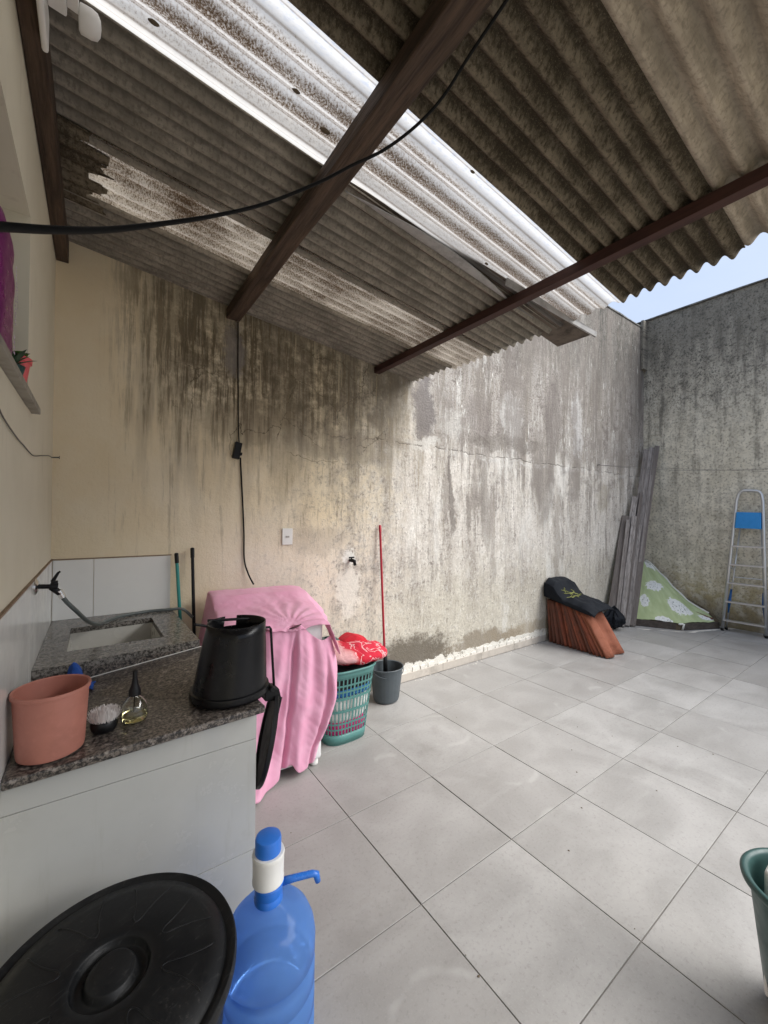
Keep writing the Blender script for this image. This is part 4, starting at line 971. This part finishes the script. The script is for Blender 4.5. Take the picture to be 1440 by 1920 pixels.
for i in range(NT): claytile(i, labs.get(i, 'clay roof tile standing %s from the wall in the leaning stack' % ordn[min(i-1, 11)]))
# black bag over them
bg_ = thing('black_bag', 'black fabric bag with a yellow scribble draped over the clay tiles', 'bag', (5.2, -.3, .6))
zp = [(0, .83, .02), (.05, .83, .02), (.20, .80, .02), (.30, .70, .05), (.42, .635, .10), (.55, .625, .12), (.75, .60, .11), (.92, .555, .08), (1, .515, .04)]
def bagf(u, v):
    z, dr = pl(zp, u); y = -.03-u*.66
    x = 5.02+v*.50+.012*nz3(u*5, v*4, 0)
    left = max(0, 1-v/.12)
    return (x-.015*left, y+.008*nz3(u*6, v*6, 9), z-.06*left*(1-.3*u)-.05*(v-.5)**2+.012*nz3(u*8, v*7, 2)-.03*max(0, v-.8)/.2)
MB().grid(bagf, 60, 30).build('fabric', M_bag, bg_, smooth=True, solid=.012, off=-1)
MB().grid(lambda u, v: (5.015+.006*nz3(u*6, v*4, 4)-.01*sin(v*pi), -.03-u*.62, lerp(pl(zp, u*.94)[0]-.05, lerp(.60, .46, u)-.01*nz3(u*11, 0, 0), v)), 40, 8).build('hanging_side', M_bag, bg_, smooth=True, solid=.006)
pr = MB(); random.seed(21)
def bagp(u, v): q = Vector(bagf(u, v)); return q+Vector((-.002, 0, .006))
for (u1, v1, u2, v2) in [(.30, .15, .42, .55), (.36, .12, .40, .50), (.44, .2, .36, .6), (.42, .10, .52, .45), (.33, .5, .46, .62), (.48, .25, .50, .6), (.28, .3, .36, .2), (.52, .12, .47, .3), (.38, .35, .55, .38), (.40, .55, .44, .75)]:
    pr.tube([bagp(lerp(u1, u2, k/6)+.012*sin(k*2.2), lerp(v1, v2, k/6)+.03*sin(k*1.7)) for k in range(7)], .0035, 4)
pr.build('scribble', M_print, bg_)
# crumpled dark plastic between tiles and planks
random.seed(4)
cr = MB().grid(lambda u, v: (6.40+.17*cos(2*pi*u)*sin(pi*v)*(1+.45*nz3(cos(2*pi*u)*2, sin(2*pi*u)*2, v*3)), -.27+.13*sin(2*pi*u)*sin(pi*v)*(1+.4*nz3(cos(2*pi*u)*3, v*4, 5)), .004+.30*(1-v)*(1+.35*nz3(cos(2*pi*u)*2.5, sin(2*pi*u)*2.5, 7))), 40, 16, closed_u=True)
tag(cr.build('crumpled_plastic', M_bag, smooth=False, weld=True), 'crumpled black plastic between the tile stack and the planks', 'plastic')

# ------------------------------------------------------------------ planks
def plank(label, b0, t0, w, th, twist):
    b0, t0 = Vector(b0), Vector(t0); d = (t0-b0); Ln = d.length; d.normalize()
    t = thing('wooden_plank', label, 'plank', tuple(b0), 'grey planks leaning in the corner')
    n = Vector((cos(twist), sin(twist), 0)); n = (n-d*n.dot(d)).normalized(); s_ = d.cross(n)
    q = MB(); N = 10
    for i in range(N+1):
        c = b0+d*(Ln*i/N)+n*(.006*nz3(i*.5, b0.x*9, 0)); c.z = max(c.z, .001 if i else .001)
        for a_, e_ in ((-1, -1), (1, -1), (1, 1), (-1, 1)): q.v.append(c+n*(a_*w/2)+s_*(e_*th/2)+Vector((0, 0, .02 if i == 0 else 0)))
    for i in range(N):
        for k in range(4): q.f.append((i*4+k, i*4+(k+1) % 4, i*4+4+(k+1) % 4, i*4+4+k))
    q.f += [(0, 1, 2, 3), (N*4+3, N*4+2, N*4+1, N*4)]
    q.build('board', M_plank, t, bevel=.002)
plank('longest grey plank at the right of the leaning bundle', (6.83, -.305, 0), (7.93, -.24, 2.85), .07, .025, -1.0)
plank('second tall grey plank left of the longest one', (6.765, -.265, 0), (7.90, -.165, 2.83), .075, .025, -1.0)
plank('tall grey plank at the top left of the bundle', (6.70, -.215, 0), (7.86, -.10, 2.80), .07, .025, -1.0)
plank('medium grey plank ending two thirds up the bundle', (6.665, -.235, 0), (7.62, -.15, 2.13), .085, .03, -1.0)
plank('short broad grey plank at the front right of the bundle', (6.775, -.345, 0), (7.40, -.26, 1.47), .10, .028, -1.0)
plank('short thin grey plank at the front left of the bundle', (6.62, -.265, 0), (7.28, -.16, 1.66), .07, .03, -1.0)
plank('dark plank hugging the stained wall at the left of the bundle', (6.52, -.14, 0), (7.23, -.05, 1.66), .10, .03, -1.0)
plank('dark plank between the broad front plank and the wall', (6.59, -.185, 0), (7.45, -.10, 1.98), .08, .03, -1.0)

plank('narrow pale plank squeezed between the tall planks', (6.80, -.325, 0), (7.90, -.215, 2.80), .045, .022, -1.0)
plank('narrow grey plank left of the broad front plank', (6.715, -.315, 0), (7.33, -.215, 1.52), .06, .025, -1.0)
plank('thin dark batten beside the medium plank', (6.64, -.285, 0), (7.52, -.165, 2.05), .045, .025, -1.0)
plank('lowest grey batten at the foot of the front left plank', (6.56, -.215, 0), (7.18, -.115, 1.60), .055, .03, -1.0)
# ------------------------------------------------------------------ soil heap with printed sheet
def heap(a, b, off=0.):
    """a 0..1 along front edge (left to right), b 0..1 front to the corner"""
    fr_ = pl([(0, 6.93, -.335), (.40, 7.16, -.80), (.52, 7.24, -.87), (1, 7.80, -1.12)], a)
    tx, ty = pl([(0, 7.72, -.04), (.45, 7.93, -.06), (.7, 7.96, -.35), (1, 7.97, -1.02)], a)
    zt = pl([(0, .80), (.3, .86), (.5, .86), (.66, .72), (.8, .42), (1, .16)], a)[0]
    x = lerp(fr_[0], tx, b); y = lerp(fr_[1], ty, b)
    z = .085+(zt-.085)*(b**1.05)
    return Vector((x, y, z+off))
soil = MB().grid(lambda u, v: heap(u, v)+Vector((0, 0, .03*nz3(u*7, v*7, 0)-.008)), 40, 30).grid(lambda u, v: (*heap(u, 0).xy, .085*(1-v)), 40, 1).build('soil', M_dirt, smooth=True)
tag(soil, 'dark soil heaped in the far corner of the yard', 'soil', kind='stuff')
shm = MB()
def shf(u, v):
    a = lerp(.0, .93, u); top = pl([(0, 1.0), (.5, 1.0), (.62, .93), (.85, .70), (1, .50)], u)[0]
    b = lerp(-.01, top, v)
    z = .012+.020*nz3(u*5, v*3, 1)+.016*abs(sin((u*7+v*1.5)))*(1-v*.3)+.008*nz3(u*18, v*12, 5)
    return heap(a, max(0, b), z)
shm.grid(shf, 60, 44)
sho = shm.build('printed_sheet', M_sheet, smooth=True)
uvl = sho.data.uv_layers.new(name='UVMap'); w_ = 61
for lp in sho.data.loops:
    i = lp.vertex_index; uvl.data[lp.index].uv = ((i % w_)/60, (i//w_)/44)
k = sho.modifiers.new('thick', 'SOLIDIFY'); k.thickness = .004
tag(sho, 'light green sheet with white flower prints spread over the corner soil heap', 'sheet')
MB().tube([Vector(shf(u_, 1))+Vector((0, -.004, .008)) for u_ in [.48+.52*k/26 for k in range(27)]], [.013+.008*abs(nz3(k*.9, 0, 0)) for k in range(27)], 6).build('hem', M_hem, sho, smooth=True)
MB().tube([Vector(shf(u_, 0))+Vector((-.012, -.012, -.004)) for u_ in [.44+.09*k/6 for k in range(7)]]+[(7.20, -.85, .01)], .014, 6).build('loose_corner', M_hem, sho, smooth=True)
def edgeboard(label, a, b):
    a, b = Vector(a), Vector(b); d = (b-a); t = thing('edging_board', label, 'board', tuple((a+b)/2), 'dark boards edging the corner soil heap')
    n = Vector((d.y, -d.x, 0)).normalized()*-.045; h = Vector((0, 0, .10))
    MB().hexa([a, b, b+n, a+n], [a+h, b+h*.93, b+n+h*.93, a+n+h]).build('board', mat('wet_dark_wood', build=m_wood((.05, .038, .03), (.10, .08, .065), axis='x')), t, bevel=.006)
edgeboard('dark edging board at the left foot of the printed sheet', (6.90, -.345, .001), (7.155, -.79, .001))
edgeboard('dark edging board at the right foot of the printed sheet', (7.215, -.865, .001), (7.80, -1.125, .001))
bt2 = thing('clay_brick', 'single red clay brick leaning on the right end of the soil heap', 'brick', (7.72, -.93, .12))
MB().hexa([(7.66, -.80, .15), (7.72, -1.06, .10), (7.80, -1.04, .10), (7.74, -.78, .16)], [(7.67, -.79, .24), (7.73, -1.06, .145), (7.81, -1.04, .145), (7.75, -.77, .25)]).build('brick_body', M_clay, bt2, bevel=.006)
# ragged mortar at the floor edge there
rm = MB().grid(lambda u, v: (lerp(6.72, 7.95, u)+.03*v, pl([(0, -.42), (.35, -.93), (.5, -.97), (1, -1.22)], u)[0]-.05*v*(1+nz3(u*14, 0, 0)), .0045-.003*v), 60, 2)
tag(rm.build('mortar_smear', M_plasterbit), 'pale ragged mortar line on the floor in front of the soil heap', 'mortar', kind='stuff')

# ------------------------------------------------------------------ ladder
ld = thing('stepladder', 'aluminium stepladder with blue platform standing against the rear wall', 'ladder', (7.72, -1.41, 0))
BL, BR = Vector((7.705, -1.177, 0)), Vector((7.727, -1.652, 0)); TL, TR = Vector((7.90, -1.300, 2.04)), Vector((7.90, -1.575, 2.03))
def rail(s_, z): a, b = (BL, TL) if s_ == 0 else (BR, TR); k = z/2.04; return a+(b-a)*k
arch = [rail(0, .03), rail(0, 1.0), rail(0, 1.90)]+[TL+Vector((0, -.012, -.045)), TL+Vector((.004, -.035, -.008)), TL+Vector((.006, -.07, .008)), TR+Vector((.006, .07, .008)), TR+Vector((.004, .035, -.008)), TR+Vector((0, .012, -.045))]+[rail(1, 1.90), rail(1, 1.0), rail(1, .03)]
MB().tube(arch, .020, 12).build('front_frame', M_alu, ld, smooth=True)
for i, z in enumerate((.165, .435, .705, .975, 1.245)):
    a, b = rail(0, z), rail(1, z); x0 = (a.x+b.x)/2
    MB().hexa([(a.x-.03, a.y, z-.022), (b.x-.03, b.y, z-.022), (b.x+.055, b.y, z-.022), (a.x+.055, a.y, z-.022)], [(a.x-.03, a.y, z), (b.x-.03, b.y, z), (b.x+.055, b.y, z), (a.x+.055, a.y, z)]).build('step', M_alu, ld, bevel=.003)
a, b, c_, d_ = rail(0, 1.50), rail(1, 1.50), rail(1, 1.735), rail(0, 1.735)
off = Vector((-.012, 0, 0))
MB().hexa([a+off+Vector((-.02, -.02, 0)), b+off+Vector((-.02, .02, 0)), b+Vector((.01, .02, 0)), a+Vector((.01, -.02, 0))], [d_+off+Vector((-.02, -.02, 0)), c_+off+Vector((-.02, .02, 0)), c_+Vector((.01, .02, 0)), d_+Vector((.01, -.02, 0))]).build('platform', M_blue2, ld, bevel=.006)
RL0, RL1 = Vector((7.80, -1.20, 0)), Vector((7.945, -1.32, 1.50)); RR0, RR1 = Vector((7.82, -1.625, 0)), Vector((7.945, -1.555, 1.50))
for p, q in ((RL0, RL1), (RR0, RR1)): MB().tube([p+Vector((0, 0, .02)), q], .011, 10).build('rear_leg', M_alu, ld, smooth=True)
for k_ in (.52, .10): MB().tube([RL0.lerp(RL1, k_), RR0.lerp(RR1, k_)], .007, 8).build('cross_bar', M_alu, ld)
MB().tube([rail(0, .97), RL0.lerp(RL1, .58)], .008, 6).build('brace', M_alu, ld)
MB().tube([rail(1, .97), RR0.lerp(RR1, .58)], .008, 6).build('brace', M_alu, ld)
for p, q in ((RL0, RL1), (RR0, RR1)):
    c1, c2 = p.lerp(q, .17), p.lerp(q, .40)
    MB().tube([c1+Vector((-.02, 0, 0)), c1.lerp(c2, .5)+Vector((-.035, 0, 0)), c2+Vector((-.02, 0, 0))], [.008, .02, .012], 8, flat=.5).build('spreader_guard', mat('blue_guard', build=scuff((.01, .10, .30), .4, 20)), ld, smooth=True)
for p in (BL, BR, RL0, RR0): MB().lathe([(.001, 0.001), (.02, .001), (.02, .035), (.001, .035)], p, 12).build('rubber_foot', M_black, ld)

# ------------------------------------------------------------------ clothes lines
tag(MB().tube([(6.42, -.002, 2.43), (7.2, -.75, 2.37), (7.95, -1.7, 2.30), (7.995, -1.78, 2.295)], .0022, 5).build('clothes_line', M_wire), 'thin wire line running nearly level across the corner', 'wire')
tag(MB().tube(spline([(6.42, -.002, 2.43), (5.9, -1.15, 2.22), (5.3, -2.3, 2.10), (4.6, -3.6, 2.06)], 6), .0022, 5).build('clothes_line', M_wire), 'thin sagging wire line passing in front of the stepladder', 'wire')
tag(MB().tube([(6.42, .0, 2.43), (6.42, -.03, 2.432)], .006, 6).lathe([(.001, 0), (.012, 0), (.012, .004), (.001, .004)], (6.42, -.033, 2.432), 10).build('wall_hook', M_wire), 'small hook in the wall where the thin wire lines meet', 'hook')

# ------------------------------------------------------------------ window sill things
pp = thing('purple_pack', 'tall purple plastic pack with white print standing on the window sill', 'pack', (-.035, -1.56, 2.056))
def packf(u, v):
    a = 2*pi*u; e = .45; ca, sa = cos(a), sin(a); k = 1-.10*abs(v-.5)**2*4-(.5*max(0, v-.9)/.1)
    return (-.05+math.copysign(abs(ca)**e, ca)*.058*k+.004*nz3(u*5, v*9, 0), -1.575+math.copysign(abs(sa)**e, sa)*.125*k+.005*nz3(u*7, v*8, 3), 2.0575+.43*v)
q = MB().grid(packf, 48, 22, closed_u=True); n_ = len(q.v); q.f += [tuple(range(48)), tuple(n_-48+k for k in range(48))]
q.build('wrapper', M_purple, pp, smooth=True, auto=60)
pm = MB()
random.seed(8)
def packtxt(y, z0, z1, n, w):
    for i in range(n):
        z = lerp(z0, z1, i/n); h = (z1-z0)/n*.55; x = .0135
        pm.add([(x, y-w, z), (x, y+w*random.uniform(.2, 1), z), (x, y+w*random.uniform(.2, 1), z+h), (x, y-w, z+h)], [(0, 1, 2, 3)])
packtxt(-1.515, 2.19, 2.37, 16, .008); packtxt(-1.488, 2.25, 2.33, 9, .005); packtxt(-1.53, 2.10, 2.16, 4, .013)
tag(pm.build('white_print', mat('pale_print', (.55, .42, .55), .5), pp), kind='stuff')
fp = thing('flower_pot', 'small coral pink flower pot with a green plant at the end of the sill', 'pot', (-.03, -1.28, 2.056))
FX, FY = -.028, -1.29
MB().lathe([(.001, .001), (.034, .001), (.042, .006), (.053, .085), (.058, .087), (.059, .102), (.053, .103), (.050, .086), (.001, .080)], (FX, FY, 2.056), 32).build('pot_body', M_pinkpot, fp, smooth=True, auto=40)
def leaf(mb, c, d, L, w, lift):
    c = Vector(c); d = Vector(d).normalized(); s_ = d.cross(Vector((0, 0, 1))).normalized()
    vs = []
    for i in range(6):
        k = i/5; m_ = c+d*(L*k)+Vector((0, 0, lift*sin(pi*k*.75)-.0*k)); ww = w*sin(pi*min(1, k*.92+.06)); vs += [m_-s_*ww, m_+Vector((0, 0, -.25*ww)), m_+s_*ww]
    fs_ = []
    for i in range(5):
        for j in range(2): fs_.append((i*3+j, i*3+j+1, i*3+j+4, i*3+j+3))
    mb.add(vs, fs_)
random.seed(2)
for i in range(16):
    a = i*2.4; L = random.uniform(.035, .065); q = MB(); leaf(q, (FX, FY, 2.14), (cos(a), sin(a)-.4, random.uniform(-.1, .5)), L, random.uniform(.016, .024), .012); q.build('leaf', M_leaf if i % 3 else M_leafd, fp, smooth=True)
# ferny dark plant between pack and pot
fn = thing('small_fern', 'dark small leaved plant in front of the purple pack', 'plant', (.0, -1.42, 2.056))
MB().lathe([(.001, .001), (.025, .001), (.035, .045), (.001, .045)], (-.01, -1.40, 2.056), 20).build('pot_body', M_dgreen, fn, smooth=True)
for i in range(26):
    a = i*2.4; q = MB(); leaf(q, (-.01, -1.40, 2.095), (cos(a)*.7, sin(a), random.uniform(.1, 1.1)), random.uniform(.04, .075), .008, .01); q.build('leaf', M_leafd, fn, smooth=True)

# ------------------------------------------------------------------ foreground: big bin, water jug, green bucket
LZ = .585; lcx, lcy = .256, -2.03
bb_ = thing('large_bin', 'large round black plastic bin with embossed lid in the foreground', 'bin', (lcx, lcy, 0))
MB().lathe([(.001, .001), (.195, .001), (.205, .012), (.215, .10), (.245, LZ-.045), (.25, LZ-.04), (.245, LZ-.035), (.238, LZ-.05), (.20, .02), (.001, .012)], (lcx, lcy, 0), 72).build('body', M_blackm, bb_, smooth=True, auto=40)
Mt = Matrix.Rotation(radians(1.5), 3, 'X')
lid = MB().lathe([(.246, -.036), (.262, -.034), (.2665, -.02), (.2665, -.004), (.263, .004), (.256, .005), (.248, -.002), (.242, -.003), (.236, .006), (.20, .014), (.10, .020), (.080, .0198), (.076, .015), (.072, .003), (.068, .001), (.056, .001), (.052, .004), (.049, .016), (.045, .019), (.001, .020)], (lcx, lcy, LZ), 96, M=Mt).build('lid', M_blackm, bb_, smooth=True, auto=50)
kn = MB()
zt_ = lambda r: LZ+lerp(.020, .0135, (r-.10)/.10)
def LP(r, a): q = Mt @ Vector((r*cos(a), r*sin(a), zt_(r)-LZ+.0008)); return Vector((lcx, lcy, LZ))+q
for k in range(8):
    a0 = 2*pi*(k+.35)/8; pts = []
    for j in range(33):
        t_ = j/32
        if t_ < .42: r = lerp(.215, .118, t_/.42); da = lerp(.235, .085, (t_/.42)**.8)
        elif t_ < .58: q_ = (t_-.42)/.16; r = .118-.010*sin(pi*q_); da = lerp(.085, -.085, q_)
        else: r = lerp(.118, .215, (t_-.58)/.42); da = -lerp(.085, .235, ((t_-.58)/.42)**1.2)
        pts.append(LP(r, a0+da))
    kn.tube([q_-Vector((0, 0, .0012)) for q_ in pts], [.0008]+[.0022]*31+[.0008], 6)
kn.build('embossed_ribs', M_blackm, lid, smooth=True)
MB().lathe([(.001, .0), (.036, .0), (.038, .002), (.038, .004), (.034, .006), (.001, .006)], (lcx+.004, lcy+.006, LZ+.0165), 40, M=Matrix.Rotation(radians(6), 3, 'X')).build('grip', M_blackm, lid, smooth=True, auto=40)

JX, JY = .672, -1.90
jg = thing('water_jug', 'large blue water jug with a hand pump on top beside the black bin', 'water jug', (JX, JY, 0))
R = .138
prof = [(.001, .006), (.10, .002), (.125, .006), (R-.003, .02), (R, .04), (R, .085), (R-.010, .095), (R-.010, .105), (R, .115), (R, .165), (R-.010, .175), (R-.010, .185), (R, .195), (R, .245), (R-.009, .254), (R-.009, .262), (R, .272), (R+.001, .32), (R-.004, .350), (R-.018, .382), (R-.045, .412), (R-.075, .430), (.042, .440), (.034, .447), (.031, .455), (.031, .475)]
MB().lathe(prof, (JX, JY, 0), 72).build('bottle', M_jug, jg, smooth=True)
def m_water():
    return m_glass('water', (.80, .88, .99), .02, 1.33)
MB().lathe([(.001, .012), (.10, .010), (.128, .03), (.126, .235), (.001, .235)], (JX, JY, 0), 48).build('water', m_water(), jg, smooth=True, auto=40)
MB().lathe([(.036, .446), (.043, .447), (.044, .455), (.040, .466), (.042, .470), (.042, .494), (.046, .498), (.044, .502), (.001, .503)], (JX-.006, JY, 0), 40).build('pump_collar', M_blue, jg, smooth=True, auto=40)
MB().lathe([(.040, .500), (.0475, .506), (.048, .512), (.0465, .520), (.0475, .580), (.049, .588), (.047, .594), (.041, .595), (.001, .594)], (JX-.008, JY, 0), 48).build('pump_grip', M_white, jg, smooth=True, auto=40)
MB().lathe([(.039, .588), (.0395, .632), (.037, .640), (.030, .643), (.001, .644)], (JX-.009, JY, 0), 48).build('pump_button', M_blue, jg, smooth=True, auto=40)
dr = Vector((.93, -.36, 0)).normalized()
s0 = Vector((JX, JY, .487))
MB().tube([s0+dr*.03, s0+dr*.075+Vector((0, 0, .004)), s0+dr*.128+Vector((0, 0, .006)), s0+dr*.140+Vector((0, 0, .002)), s0+dr*.146+Vector((0, 0, -.022))], [.012, .0105, .010, .011, .009], 12).build('spout', M_blue, jg, smooth=True)

gb = thing('green_tub', 'dark teal plastic tub at the right edge holding a white object', 'tub', (2.085, -2.885, 0))
gx, gy = 2.125, -2.88
MB().lathe([(.001, .002), (.105, .002), (.118, .012), (.125, .05), (.158, .42), (.170, .424), (.180, .436), (.182, .448), (.176, .456), (.165, .456), (.158, .446), (.152, .425), (.118, .03), (.001, .016)], (gx-.04*0, gy, 0), 64, shift=lambda z: -.04*z/.45).build('body', M_dgreen, gb, smooth=True, auto=60)
wc = thing('white_container', 'white plastic container standing inside the dark teal tub', 'container', (gx, gy, .02))
MB().bx(gx-.085, gx+.04, gy-.07, gy+.115, .05, .47).build('container_body', M_white, wc, bevel=.015, seg=3)

# damp stain of grime where the floor meets the wall
gm = MB()
random.seed(31)
for i in range(150):
    x = random.uniform(1.3, 6.3); y = -.016-abs(random.gauss(0, .035)); r = random.uniform(.003, .010)
    gm.add([(x+r*random.uniform(.6, 1.5)*cos(a), y+r*random.uniform(.5, 1.1)*sin(a), .0017) for a in (0, 1.2, 2.5, 3.8, 5.1)]+[(x, y, .0017+r*.4)], [(0, 1, 5), (1, 2, 5), (2, 3, 5), (3, 4, 5), (4, 0, 5)])
tag(gm.build('plaster_crumbs', M_plasterbit), 'small crumbs of fallen plaster along the foot of the long wall', 'crumbs', kind='stuff')
# small litter and grit on the floor
random.seed(15); gr = MB()
for i in range(30):
    x, y = random.uniform(1.0, 4.5), random.uniform(-3.2, -.15); r = random.uniform(.002, .006)
    gr.add([(x+r*random.uniform(.6, 1.4)*cos(a), y+r*random.uniform(.6, 1.3)*sin(a), .0018) for a in (0, 1.2, 2.5, 3.8, 5.1)]+[(x, y, .0018+r*.5)], [(0, 1, 5), (1, 2, 5), (2, 3, 5), (3, 4, 5), (4, 0, 5)])
tag(gr.build('grit', M_dirt), 'specks of grit scattered over the grey floor tiles', 'grit', kind='stuff')
